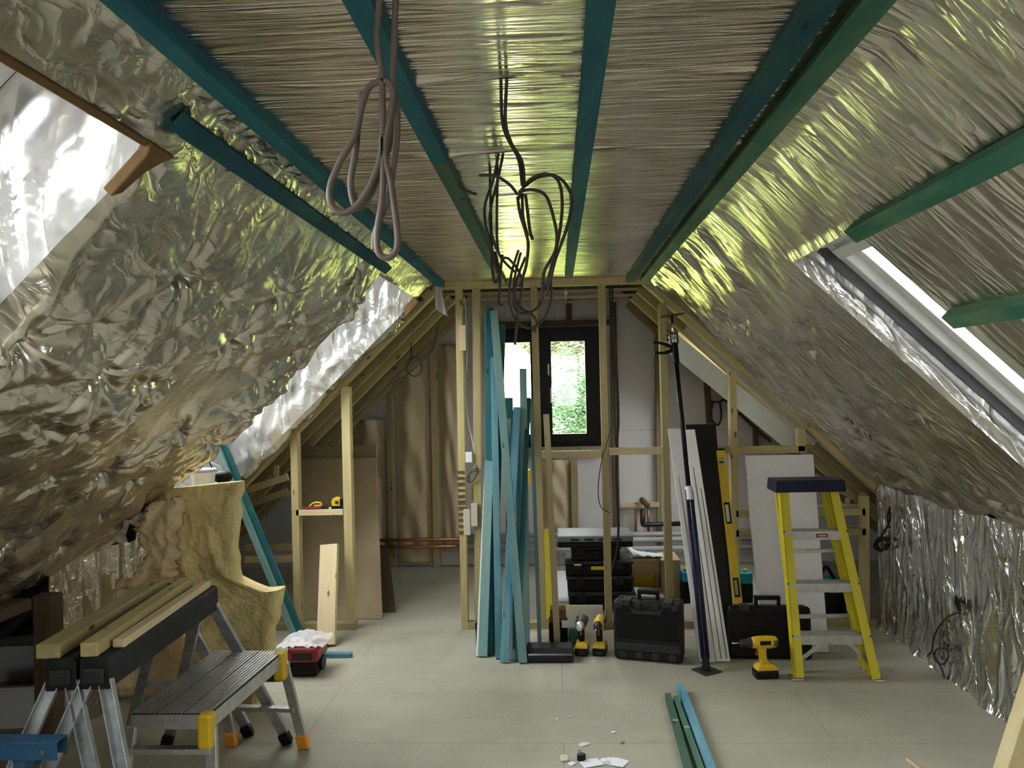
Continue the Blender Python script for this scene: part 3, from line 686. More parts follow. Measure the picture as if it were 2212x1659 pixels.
# low framing beyond the right end of the partition
YL = 5.75
for k, (p, q, mt) in enumerate((((1762, 1030), (1868, 1085), 'pale'), ((1762, 1098), (1868, 1096), 'white_paint'), ((1762, 1146), (1868, 1144), 'white_paint'), ((1866, 1062), (1868, 1145), 'pale'), ((1831, 1075), (1831, 1104), 'pale'), ((1700, 1010), (1830, 1060), 'pale'))):
    timber('eaves_timber', P(*p, YL + (.07 if k == 5 else 0)), P(*q, YL + (.07 if k == 5 else 0)), 0.03, 0.05 if k < 4 else .02, M[mt], None, (0, 0, 1) if abs(p[0] - q[0]) > 10 else (0, 1, 0), 0.002,
           'pale eaves framing timber seen through the step ladder, ' + ['upper sloping rail', 'middle rail', 'bottom rail', 'right upright', 'thin upright', 'top sloping brace'][k], 'framing timber')
for k, (p, q, mt) in enumerate((((535, 1058), (622, 1030), 'pale'), ((540, 1088), (622, 1062), 'olive'), ((530, 1182), (630, 1180), 'olive'), ((530, 1208), (635, 1206), 'pale'), ((597, 1005), (597, 1040), 'pale'))):
    timber('eaves_timber', P(*p, 5.6), P(*q, 5.6), 0.035, 0.05 if k < 4 else .02, M[mt], None, (0, 0, 1) if abs(p[0] - q[0]) > 10 else (0, 1, 0), 0.002,
           'eaves framing timber left of the short stud frame, ' + ['pale sloping rail', 'darker sloping rail', 'upper level rail', 'lower level rail', 'thin upright'][k], 'framing timber')

# left knee: foil hanging below the slope, dark eaves beyond
KZ = ZC - S * (2.34 + XL)
sheet('wall_left_lower', (-2.34, 0, KZ), (0, 1, 0), (0, 0, -1), (1, 0, 0), (3.52, YB), (0, KZ), 0.012, lambda u, v: 0.03 * ridge(u * 6, v * 1.5, 91, 4) + 0.03 * vnoise(u * 3, v * 2, 92), M['foil_left'])
timber('eaves_post', (-2.29, 3.45, 0), (-2.29, 3.45, KZ - .10), 0.09, 0.08, M['dark'], None, (0, 1, 0), 0.003, 'dark eaves post at the near end of the left foil wall', 'post')
timber('eaves_plate', (-2.38, -1.0, KZ - .13), (-2.38, 3.40, KZ - .13), 0.10, 0.05, M['dark'], None, (0, 0, 1), 0.003, 'dark plate under the lower edge of the left slope', 'beam')
for k, (a, b2) in enumerate((((0, 1448), (38, 1492)), ((0, 1535), (60, 1600)))):
    c = PZ((a[0] + b2[0]) / 2 - 30, b2[1], 0); mb = MB().box((c.x, c.y + .15, 0.10 + .0), (0.5, 0.03, 0.20), Matrix.Rotation(0.1, 3, 'Z'))
    tag(mb.build('offcut_board', M['white_board'], bevel=0.002), ('upper', 'lower')[k] + ' white board offcut in the dark eaves at far left', 'board')
# timber edges of the near roof opening and torn insulation at its corner
M['wool'] = plain('yellow_mineral_wool', (0.66, 0.53, 0.26), 0.95, var=0.2, scale=7, bump=0.02, bscale=45, spec=0.1)
M['wool_pink'] = plain('torn_pinkish_wool', (0.62, 0.46, 0.28), 0.95, var=0.2, scale=9, bump=0.02, bscale=40, spec=0.1)
M['card'] = plain('brown_card', (0.17, 0.092, 0.032), 0.85, var=0.12)
timber('opening_trimmer', PLs(0.2, L1[2] - .012, 0.0), PLs(1.76, L1[2] - .010, 0.0), 0.018, 0.022, M['card'], None, NL, 0.004, 'brown timber edge along the head of the near left roof opening', 'trimmer')
mb = MB(); q0 = PLs(1.80, L1[2] - .02, -.02)
mb.prism([q0 + V((0, -.04, .0)), q0 + V((0, .07, .0)), q0 + V((0, .045, .0)) + DL * .03, q0 + DL * .07 + V((0, .022, 0)), q0 + DL * .14 + V((0, .012, 0)), q0 + DL * .16 + V((0, -.012, 0)), q0 + DL * .10 + V((0, -.016, 0)), q0 + DL * .035 + V((0, -.02, 0))], NL * .03)
tag(mb.build('exposed_insulation', M['card'], bevel=.004), 'brown exposed insulation at the corner of the near left roof opening', 'insulation')
q0 = PLs(5.18, L2[2] + .0, -.03); mb = MB()
mb.prism([q0 + V((0, -.02, .0)), q0 + V((0, .10, .0)) - DL * .03, q0 + DL * .14 + V((0, .03, 0))], NL * .05)
tag(mb.build('exposed_insulation', M['card'], bevel=.004), 'small brown exposed insulation at the top corner of the far left roof opening', 'insulation')
# ------------------------------------------------------------------ common small materials
M['alu'] = plain('worn_aluminium', (0.55, 0.54, 0.53), 0.38, 0.9, var=0.15, scale=30)
M['galv'] = plain('galvanised_steel', (0.42, 0.44, 0.46), 0.42, 0.85, var=0.25, scale=25)
M['black'] = plain('black_plastic', (0.0045, 0.0042, 0.0045), 0.45, var=0.3, spec=0.22)
M['black_dusty'] = plain('dusty_black_plastic', (0.012, 0.0115, 0.0135), 0.6, var=0.45, scale=8, spec=0.3)
M['dark_grey'] = plain('dark_grey_plastic', (0.025, 0.025, 0.028), 0.5, spec=0.3)
M['grey'] = plain('grey_plastic', (0.17, 0.175, 0.195), 0.45, var=0.12)
M['yellow'] = plain('yellow_plastic', (0.64, 0.42, 0.012), 0.4, var=0.08)
M['frp'] = plain('yellow_fibreglass', (0.60, 0.50, 0.02), 0.45, var=0.10, scale=8)
M['orange'] = plain('orange_rubber', (0.80, 0.33, 0.02), 0.55)
M['red'] = plain('red_plastic', (0.24, 0.012, 0.018), 0.4)
M['navy'] = plain('navy_plastic', (0.008, 0.010, 0.040), 0.4, var=0.15, spec=0.3)
M['blue_steel'] = plain('blue_painted_steel', (0.010, 0.05, 0.11), 0.45, var=0.15)
M['white'] = plain('white_paper', (0.74, 0.74, 0.80), 0.7, var=0.03)
M['white_foam'] = plain('white_polystyrene', (0.70, 0.66, 0.66), 0.85, var=0.04, scale=80)
M['teal_plastic'] = plain('turquoise_plastic', (0.0, 0.27, 0.30), 0.4)
M['blue_plastic'] = plain('light_blue_plastic', (0.01, 0.28, 0.50), 0.4)
M['green'] = plain('green_box', (0.02, 0.13, 0.06), 0.6)
M['chip'] = plain('plywood_board', (0.33, 0.255, 0.155), 0.75, var=0.15, scale=3)
M['cable'] = plain('grey_cable', (0.15, 0.115, 0.10), 0.5, var=0.08)
M['cable_dark'] = plain('dark_cable', (0.030, 0.024, 0.018), 0.5, var=0.1)
M['steel'] = plain('bright_steel', (0.6, 0.6, 0.6), 0.25, 1.0)
M['cream'] = plain('cream_board', (0.56, 0.50, 0.40), 0.7, var=0.05)
m, nt, b = nodes('clear_plastic'); b.inputs['Base Color'].default_value = (0.75, 0.72, 0.74, 1); b.inputs['Roughness'].default_value = 0.3; b.inputs['Alpha'].default_value = 0.65; M['clear'] = m
def wbox(mb, c, size, rz=0.0, mi=0): return mb.box(c, size, Matrix.Rotation(rz, 3, 'Z'), mi)

# ------------------------------------------------------------------ mineral wool batt standing on end
def outline_batt(name, Lp, Rp, Y, thick, mat, label, bend=0.0, seed=1, nz=70, nx=34, jag=0.012, lean=0.0, smooth=True):
    """batt whose left and right borders follow the given picture rows; own thickness, torn rim"""
    rs = random.Random(seed)
    def at(poly, t):
        k = t * (len(poly) - 1); i = min(int(k), len(poly) - 2); f = k - i
        return (poly[i][0] * (1 - f) + poly[i + 1][0] * f, poly[i][1] * (1 - f) + poly[i + 1][1] * f)
    def surf(back):
        pts = []
        for j in range(nz + 1):
            t = j / nz; l = at(Lp, t); r = at(Rp, t); jl = rs.uniform(-1, 1) * jag; jr = jag * (vn1(t * 30, seed) * 3); row = []
            for i in range(nx + 1):
                s = i / nx; p = P(l[0] + (r[0] - l[0]) * s, l[1] + (r[1] - l[1]) * s, Y)
                p.x += jr * s ** 8 + jl * (1 - s) ** 8
                edge = min(1, 6 * min(s, 1 - s, 1.5 * t + .02, 1.5 * (1 - t) + .02))
                off = bend * (4 * (s - .5) ** 2) + lean * (1 - t)
                th = thick * (0.35 + 0.65 * math.sqrt(max(0, edge)))
                nn = float(vnoise(np.array(s * 5.0 + 3), np.array(t * 9.0), seed)) * .035 + float(vnoise(np.array(s * 16.0), np.array(t * 30.0), seed + 1)) * .014
                p.y += off + (th / 2 if back else -th / 2) + (nn if not back else 0)
                p.z = max(p.z, 0.002); row.append(p)
            pts.append(row)
        return pts
    A = surf(False); rs = random.Random(seed); Bk = surf(True); mb = MB(); w = nx + 1
    for S_ in (A, Bk):
        for row in S_: mb.v += [tuple(q) for q in row]
    o2 = (nz + 1) * w
    for j in range(nz):
        for i in range(nx):
            a = j * w + i; mb.f.append((a, a + 1, a + w + 1, a + w)); mb.f.append((o2 + a, o2 + a + w, o2 + a + w + 1, o2 + a + 1))
    for j in range(nz):
        for i in (0, nx): a = j * w + i; mb.f.append((a, a + w, o2 + a + w, o2 + a))
    for i in range(nx):
        for j in (0, nz): a = j * w + i; mb.f.append((a, a + 1, o2 + a + 1, o2 + a))
    mb.m = [0] * len(mb.f)
    o = mb.build(name, mat, smooth=smooth); return tag(o, label, 'insulation')
def vn1(x, seed): return float(vnoise(np.array(float(x)), np.array(0.37), seed))
outline_batt('wool_batt', [(362, 1056), (372, 1110), (380, 1200), (400, 1300), (412, 1400), (425, 1490), (436, 1565)],
             [(525, 1038), (524, 1110), (519, 1195), (527, 1247), (590, 1272), (615, 1264), (606, 1330), (590, 1405), (577, 1470), (566, 1530)],
             4.02, 0.13, M['wool'], 'tall yellow mineral wool batt standing on end under the left slope', bend=-0.03, seed=4)
outline_batt('wool_batt', [(330, 1085), (300, 1140), (318, 1190), (290, 1262), (255, 1275)], [(392, 1072), (385, 1150), (378, 1215), (372, 1250), (350, 1262)],
             3.87, 0.10, M['wool_pink'], 'torn pinkish wool tuft hanging at the left edge of the yellow batt', seed=9, jag=0.03, nz=40, nx=20)
outline_batt('wool_batt', [(225, 1255), (212, 1330), (205, 1420), (208, 1500)], [(375, 1240), (395, 1320), (405, 1420), (415, 1500)],
             4.12, 0.10, M['wool_pink'], 'brownish wool slab low on the left behind the sawhorses', seed=12, jag=0.02, nz=40, nx=24)
# tub standing on the wool
tb = P(432, 1040, 4.12); tub = MB(); tub.lathe((tb.x, 4.16, tb.z - .04), (0, 0, 1), [(0.055, 0), (0.062, 0.075), (0.066, 0.08), (0.066, 0.088), (0.058, 0.09)], 24)
t_ = tub.build('white_tub', M['white_paint'], smooth=False); tag(t_, 'round white tub with a greyish lid on top of the yellow wool batt', 'tub')
lidm = MB().lathe((tb.x, 4.16, tb.z + .0505), (0, 0, 1), [(0.07, 0), (0.072, 0.006), (0.068, 0.012), (0.0, 0.012)], 24).build('lid', plain('lilac_lid', (0.45, 0.43, 0.56), 0.5), t_)
mb = MB(); c = P(482, 1030, 4.25); mb.ball(c, (0.055, 0.04, 0.035)); mb.tube(spline([c + V((-.05, 0, .03)), c + V((-.08, 0, .10)), c + V((-.06, 0, .14))]), .004)
tag(mb.build('tape_roll', M['black'], smooth=True), 'small black tool lying beside the white tub on the wool', 'tool')
# leaning teal battens at left
def lean(a, b2, Ya, mat, label, w=0.045, t=0.022, Yb=None, up=(0, 1, 0), name='timber_batten', group=None, cat='batten', z0=0.0):
    """a = top pixel at depth Ya; b2 = foot pixel, on the floor unless Yb is given"""
    p = P(a[0], a[1], Ya); q = PZ(b2[0], b2[1], z0) if Yb is None else P(b2[0], b2[1], Yb); q.z = max(q.z, 0.006)
    return timber(name, q, p, w, t, M[mat], None, up, 0.0015, label, cat, group)
lean((462, 948), (640, 1388), 4.93, 'teal_pale', 'pale teal batten leaning into the far left roof opening', 0.035, 0.03)
lean((480, 955), (655, 1384), 4.97, 'teal', 'darker teal batten leaning behind the pale one at the left roof opening', 0.045, 0.025)
def floor_piece(a, b2, w, t, mat, label, z=0.0, name='timber_batten', cat='batten', ext=1.0):
    p = PZ(a[0], a[1], z); q = PZ(b2[0], b2[1], z); q = p + (q - p) * ext; p.z = q.z = z + t / 2 + .001
    return timber(name, p, q, w, t, M[mat], None, (0, 0, 1), 0.0015, label, cat)
floor_piece((640, 1420), (760, 1419), 0.045, 0.025, 'teal_blue', 'short blue teal batten offcut on the floor beside the red and black tool')
floor_piece((625, 1400), (708, 1398), 0.05, 0.025, 'teal', 'dull teal offcut on the floor behind the brighter blue one')
# boards in the left nook
def sheet_board(name, c4, th, mat, label, cat='board'):
    """flat board given by four corners (top-left, top-right, bottom-right, bottom-left), thickness towards +y"""
    c4 = [V(q) for q in c4]; n = (c4[1] - c4[0]).cross(c4[3] - c4[0]).normalized(); n = n if n.y > 0 else -n
    return tag(MB().prism(c4, n * th).build(name, mat, bevel=0.0015), label, cat)
def corner(px, py, Y, z=None):
    p = P(px, py, Y); 
    if z is not None: p.z = z
    return p
sheet_board('chipboard_sheet', [corner(650, 992, 6.05), corner(812, 990, 6.05), corner(826, 1352, 5.55, .003), corner(655, 1352, 5.55, .003)], 0.018, M['chip'], 'brown chipboard sheet leaning behind the short stud frame')
a = P(650, 978, 6.10); b2 = P(813, 976, 6.10); timber('timber_length', (a.x, 6.12, a.z + .003), (b2.x, 6.12, b2.z + .003), 0.03, 0.10, M['olive'], None, (0, 0, 1), 0.002, 'olive timber resting along the top of the leaning chipboard sheet', 'timber')
sheet_board('dark_board', [corner(822, 1183, 6.2), corner(838, 1183, 6.2), corner(856, 1337, 5.72, .003), corner(824, 1337, 5.72, .003)], 0.02, M['dark'], 'narrow dark board leaning beside the chipboard sheet in the doorway')
lean((712, 1177), (705, 1396), 5.22, 'pale', 'wide pale board leaning in front of the short stud frame', 0.115, 0.045, name='timber_plank', cat='plank')
a = PX(0, 0, 0)
# tools on the shelf noggin
mt = P(728, 1090, YB + .02); t = thing('tape_measure', 'yellow and black tape measure standing on the shelf noggin', 'tape measure', (mt.x, YB + .03, ZSHELF))
MB().cyl((mt.x, YB + .01, ZSHELF + .042), (mt.x, YB + .05, ZSHELF + .042), 0.037, seg=28).build('case', M['yellow'], t, bevel=.004)
mb = MB(); mb.box((mt.x + .005, YB + .03, ZSHELF + .012), (0.085, 0.042, 0.022)); mb.box((mt.x + .03, YB + .03, ZSHELF + .045), (0.02, 0.042, 0.05)); mb.build('rubber_grip', M['black'], t, bevel=.004)
MB().box((mt.x + .002, YB + .008, ZSHELF + .045), (0.022, 0.003, 0.020)).build('label', M['dark_grey'], t)
mt = P(672, 1098, YB + .02); t = thing('hand_saw', 'small red and yellow hand tool lying on the shelf noggin', 'hand tool', (mt.x, YB + .03, ZSHELF))
mb = MB(); mb.prism([(mt.x - .075, YB, ZSHELF + .002), (mt.x + .07, YB, ZSHELF + .002), (mt.x + .07, YB, ZSHELF + .016), (mt.x - .04, YB, ZSHELF + .016)], (0, .04, 0)); mb.build('body', M['red'], t, bevel=.003)
mb = MB(); mb.tube(spline([(mt.x - .01, YB + .02, ZSHELF + .02), (mt.x + .02, YB + .02, ZSHELF + .042), (mt.x + .065, YB + .02, ZSHELF + .042), (mt.x + .068, YB + .02, ZSHELF + .024), (mt.x + .02, YB + .02, ZSHELF + .022)], 5), .006, 8); mb.build('handle', M['yellow'], t, smooth=True)
MB().box((mt.x + .095, YB + .02, ZSHELF + .008), (0.05, 0.02, 0.012)).build('nozzle', M['black'], t, bevel=.003)

# ------------------------------------------------------------------ red and black tool under clear plastic
c = PZ(652, 1464, 0); x0, x1 = PZ(622, 1464, 0).x, PZ(688, 1464, 0).x; Yt = c.y
t = thing('tool_case', 'red and black tool body under crumpled clear plastic behind the aluminium platform', 'power tool', (c.x, Yt + .1, 0))
MB().bb((x0 + .015, Yt, 0.005), (x1 - .01, Yt + .18, 0.085)).build('base', M['black'], t, bevel=.012)
MB().bb((x0, Yt - .012, 0.085), (x1, Yt + .19, 0.165)).build('body', M['red'], t, bevel=.014)
MB().bb((x0 + .03, Yt - .016, 0.10), (x1 - .03, Yt - .011, 0.145)).build('badge', M['dark_grey'], t, bevel=.002)
mb = MB(); mb.cyl((x0 - .005, Yt + .09, .05), (x0 + .008, Yt + .09, .05), .04); mb.cyl((x1 - .012, Yt + .09, .06), (x1 + .006, Yt + .09, .06), .045); mb.build('side_wheel', M['black'], t)
mb = MB()
def G(s, t_): return (x0 - .06 + s * (x1 - x0 + .09), Yt - .01 + t_ * .26, .17 + .05 * math.sin(math.pi * t_) * math.sin(math.pi * s) + .02 * float(ridge(np.array(s * 6.), np.array(t_ * 6.), 5)))
mb.grid(G, 30, 24); mb.build('plastic_cover', M['clear'], t, smooth=True)
c = PZ(560, 1480, 0); MB().bb((c.x - .14, c.y + .05, .0), (c.x + .10, c.y + .22, .05)).build('tray', M['black'], t, bevel=.01)

# ------------------------------------------------------------------ sawhorses
def sawhorse(label, xn, yn, xf, yf, top):
    t = thing('sawhorse', label, 'sawhorse', ((xn + xf) / 2, (yn + yf) / 2, 0), group=None)
    a = V((xn, yn, top)); b2 = V((xf, yf, top)); d = (b2 - a).normalized(); s = V((d.y, -d.x, 0)); H = 0.105
    def sec(p, k=1.0): return [p + s * (-.048 * k) + V((0, 0, -H)), p + s * (.048 * k) + V((0, 0, -H)), p + s * (.048 * k) + V((0, 0, -.012)), p + s * (.036 * k), p - s * (.036 * k), p - s * (.048 * k) + V((0, 0, -.012))]
    MB().loft([sec(a), sec(b2)]).build('beam', M['black_dusty'], t, bevel=.004)
    for e, dd in ((a, -1), (b2, 1)):
        q = e + d * dd * .006; mb = MB(); mb.loft([[q + V((0, 0, -.055)) + s * x + V((0, 0, z)) + d * dd * .0 for x, z in ((-.035, -.03), (.035, -.03), (.035, .02), (-.035, .02))], [q + d * dd * .006 + V((0, 0, -.055)) + s * x + V((0, 0, z)) for x, z in ((-.03, -.025), (.03, -.025), (.03, .015), (-.03, .015))]])
        mb.build('end_cap', M['dark_grey'], t, bevel=.003)
    mid = (a + b2) / 2; MB().box(mid + V((0, 0, -.004)), (0.08, 0.10, 0.012), basis((0, 0, 1), d)).build('clamp_slot', M['black'], t, bevel=.002)
    for e, dd in ((a, 1), (b2, -1)):
        for sg in (-1, 1):
            p0 = e + d * dd * .025 + s * sg * .03 + V((0, 0, -H + .02)); p1 = e - d * dd * .19 + s * sg * .27; p1.z = .03
            L = MB(); B = basis(p1 - p0, d); ax = B @ V((1, 0, 0)); ay = B @ V((0, 1, 0))
            L.bar(p0, p1, .042, .004, d); 
            for q in (-1, 1): L.bar(p0 + ax * .02 * q - ay * dd * .011, p1 + ax * .02 * q - ay * dd * .011, .004, .024, d)
            lg = L.build('leg', M['galv'], t, bevel=.001)
            MB().bar(p1 - (p1 - p0).normalized() * .03, p1 + (p1 - p0).normalized() * .028, .05, .04, d).build('rubber_foot', M['black'], lg, bevel=.008)
        c0 = e - d * dd * .10; z_ = .30; k = (top - H - z_) / (top - H); wd = .03 + .24 * k
        MB().bar(c0 - s * wd + V((0, 0, z_ - top)), c0 + s * wd + V((0, 0, z_ - top)), .03, .004, d).build('brace', M['galv'], t, bevel=.001)
    return t
T = .78
n1 = hit(203, 1418, (0, 0, T), (0, 0, 1)); f1 = hit(447, 1264, (0, 0, T), (0, 0, 1))
n2 = hit(122, 1432, (0, 0, T), (0, 0, 1)); f2 = hit(370, 1264, (0, 0, T), (0, 0, 1))
sawhorse('black folding sawhorse nearer the platform, with galvanised legs and timbers on top', n1.x, n1.y, f1.x, f1.y, T)
sawhorse('black folding sawhorse nearer the foil slope, half hidden behind the other', n2.x - .02, n2.y + .05, f2.x - .03, f2.y + .05, T - .002)
def lying(a, b2, w, t, z, mat, label):
    p = PZ(a[0], a[1], z); q = PZ(b2[0], b2[1], z); p.z = q.z = z + t / 2 + .001
    return timber('timber_length', p, q, w, t, M[mat], None, (0, 0, 1), .004, label, 'timber')
lying((103, 1424), (344, 1272), 0.075, 0.045, T, 'stud', 'yellowish timber on the left sawhorse, nearest the slope')
lying((192, 1420), (404, 1270), 0.055, 0.045, T, 'stud', 'long yellowish timber lying between the two sawhorse beams')
lying((256, 1400), (446, 1268), 0.040, 0.028, T, 'pale', 'thin pale timber on the near sawhorse beside the long one')

# ------------------------------------------------------------------ aluminium platform
HT = .47
pts = [hit(*q, (0, 0, HT), (0, 0, 1)) for q in ((283, 1541), (455, 1541), (612, 1409), (466, 1406))]
NLp, NRp, FRp, FLp = pts
t = thing('work_platform', 'aluminium folding work platform with yellow corner caps and orange feet', 'work platform', ((NLp.x + FRp.x) / 2, (NLp.y + FRp.y) / 2, 0))
ex = (NRp - NLp); ey = (FLp - NLp); n = V((0, 0, 1)); nb = 3
for k in range(nb):
    a = NLp + ex * (k / nb + .006); b2 = NLp + ex * ((k + 1) / nb - .006); a2 = FLp + (FRp - FLp) * (k / nb + .006); b3 = FLp + (FRp - FLp) * ((k + 1) / nb - .006)
    mb = MB()
    ribs = 7
    for r_ in range(ribs):
        q0, q1 = r_ / ribs, (r_ + .72) / ribs
        A = a.lerp(b2, q0); B_ = a.lerp(b2, q1); C_ = a2.lerp(b3, q1); D_ = a2.lerp(b3, q0); mb.prism([A, B_, C_, D_], (0, 0, .005))
    dp_ = mb.build('deck_plank', M['alu'], t, bevel=.0006); MB().prism([a, b2, b3, a2], (0, 0, -.004)).build('groove_shade_bed', M['dark_grey'], dp_)  # dark bed puts the shade between the ribs into the colour
mb = MB(); dz = V((0, 0, -.030))
mb.bar(NLp + dz, NRp + dz, .006, .052, (0, 0, 1)); mb.bar(FLp + dz, FRp + dz, .006, .052, (0, 0, 1)); mb.bar(NRp + dz, FRp + dz, .006, .052); mb.bar(NLp + dz, FLp + dz, .006, .052); mb.build('edge_frame', M['alu'], t, bevel=.001)
feet = [(V((NLp.x - .03, NLp.y - .06, 0)), NLp), (V((NRp.x + .03, NRp.y - .06, 0)), NRp), (PZ(655, 1618, 0), FRp), (PZ(500, 1612, 0), FLp)]
for k, (f, c) in enumerate(feet):
    f = V((f.x, f.y, .03)); inn = V((c.x, c.y, HT - .045))
    L = MB(); L.bar(inn, f, .042, .022, ey); lg = L.build('leg', M['alu'], t, bevel=.003)
    dr = (f - inn).normalized(); MB().bar(f - dr * .045, f + dr * .028, .052, .034, ey).build('foot', M['orange'], lg, bevel=.008)
    if k in (1, 2):
        cc = c + V((-.008, -.014, -.052)); MB().box(cc, (.052, .052, .125)).build('corner_cap', M['yellow'], t, bevel=.012)
for (i, j) in ((0, 1), (3, 2)):
    A = V((feet[i][0].x, feet[i][0].y, 0)).lerp(V((feet[i][1].x, feet[i][1].y, 0)), .42); B_ = V((feet[j][0].x, feet[j][0].y, 0)).lerp(V((feet[j][1].x, feet[j][1].y, 0)), .42)
    z_ = .03 + (HT - .075) * (.42 if i == 3 else .80)
    if i == 0: A = A.lerp(V((feet[i][1].x, feet[i][1].y, 0)), .6); B_ = B_.lerp(V((feet[j][1].x, feet[j][1].y, 0)), .6)
    A.z = B_.z = z_; MB().bar(A, B_, .035, .02, (0, 0, 1)).build('rung', M['alu'], t, bevel=.002)
# blue steel trestle in the corner
HB = .62; q = hit(122, 1604, (0, 0, HB), (0, 0, 1))
t = thing('steel_trestle', 'blue painted steel trestle end at the bottom left corner', 'trestle', (q.x - .3, q.y, 0))
MB().bb((q.x - .75, q.y - .0, HB - .002), (q.x, q.y + .055, HB)).build('top_flange', M['blue_steel'], t, bevel=.0008)
mb = MB(); mb.bb((q.x - .75, q.y, HB - .052), (q.x, q.y + .004, HB - .001)); mb.bb((q.x - .75, q.y + .05, HB - .052), (q.x, q.y + .054, HB - .001)); mb.build('channel', M['blue_steel'], t, bevel=.001)
xx = q.x - .11; MB().bb((xx - .025, q.y + .005, .012), (xx + .01, q.y + .05, HB - .05)).build('post', M['blue_steel'], t, bevel=.002)
MB().bb((xx - .08, q.y - .2, 0), (xx + .06, q.y + .25, .012)).build('foot_plate', M['blue_steel'], t, bevel=.002)
MB().cyl((q.x - .04, q.y - .004, HB - .028), (q.x - .04, q.y, HB - .028), .007).build('bolt', M['steel'], t)
# ------------------------------------------------------------------ teal battens leaning in front of the studs
G_ = None
for a, b2, Ya, mat, w, lab in (
    ((1061, 780), (1031, 1419), 5.22, 'white_paint', .016, 'thin white plastic trim at the left edge of the leaning teal bundle'),
    ((1058, 665), (1056, 1415), 5.26, 'teal', .05, 'dark teal batten rising highest behind the bundle'),
    ((1064, 786), (1043, 1420), 5.20, 'teal_pale', .055, 'pale teal batten at the left of the leaning bundle'),
    ((1050, 680), (1067, 1408), 5.27, 'teal_blue', .016, 'thin lilac blue edge strip inside the leaning bundle'),
    ((1066, 731), (1078, 1424), 5.22, 'teal_blue', .042, 'bright blue batten second from the left of the bundle at floor level'),
    ((1117, 880), (1089, 1433), 5.16, 'teal_blue', .048, 'blotchy blue batten crossing the middle of the bundle'),
    ((1100, 905), (1103, 1427), 5.22, 'teal_pale', .030, 'short pale teal batten behind the crossing one'),
    ((1142, 860), (1117, 1430), 5.23, 'teal', .03, 'thin teal batten between the crossing pair'),
    ((1067, 672), (1130, 1434), 5.19, 'teal_pale', .050, 'pale teal batten leaning from upper left to lower right across the bundle'),
    ((1130, 797), (1137, 1405), 5.24, 'teal_pale', .046, 'grey green batten standing against the bright window pane'),
    ((1085, 700), (1062, 1412), 5.28, 'teal', .045, 'dark teal batten at the back left of the bundle'),
    ((1098, 860), (1108, 1405), 5.28, 'teal', .06, 'wide dark teal batten at the back middle of the bundle'),
    ((1122, 900), (1126, 1400), 5.29, 'teal_blue', .05, 'wide blue batten at the back right of the bundle'),
    ((1147, 862), (1166, 1396), 5.26, 'teal_pale', .024, 'slim pale batten at the right of the bundle before the third stud')):
    lean(a, b2, Ya, mat, lab, w, .022)
lean((1180, 895), (1204, 1394), 5.20, 'pale', 'single pale knotty batten leaning right of the teal bundle', .04, .025)

def boxthing(name, label, cat, x0, x1, y0, y1, z0, z1, mat, bevel=.006):
    return tag(MB().bb((x0, y0, z0), (x1, y1, z1)).build(name, mat, bevel=bevel), label, cat)
# black broom head / tray at the foot of the bundle
a = PZ(1137, 1433, 0); b2 = PZ(1240, 1433, 0); mb = MB()
prof = [(.0, .0), (.0, .045), (.03, .075), (.10, .085), (.20, .06), (.22, .0)]
mb.loft([[V((x, a.y + py, pz)) for py, pz in prof] for x in (a.x, b2.x)])
t = tag(mb.build('dustpan', M['black_dusty'], bevel=.012), 'low black plastic dustpan on the floor at the foot of the teal bundle', 'dustpan')
mb = MB(); mb.tube([(a.x + .01, a.y - .004, .05), (b2.x - .01, a.y - .004, .05)], .006); mb.build('rim', M['grey'], t, smooth=True)

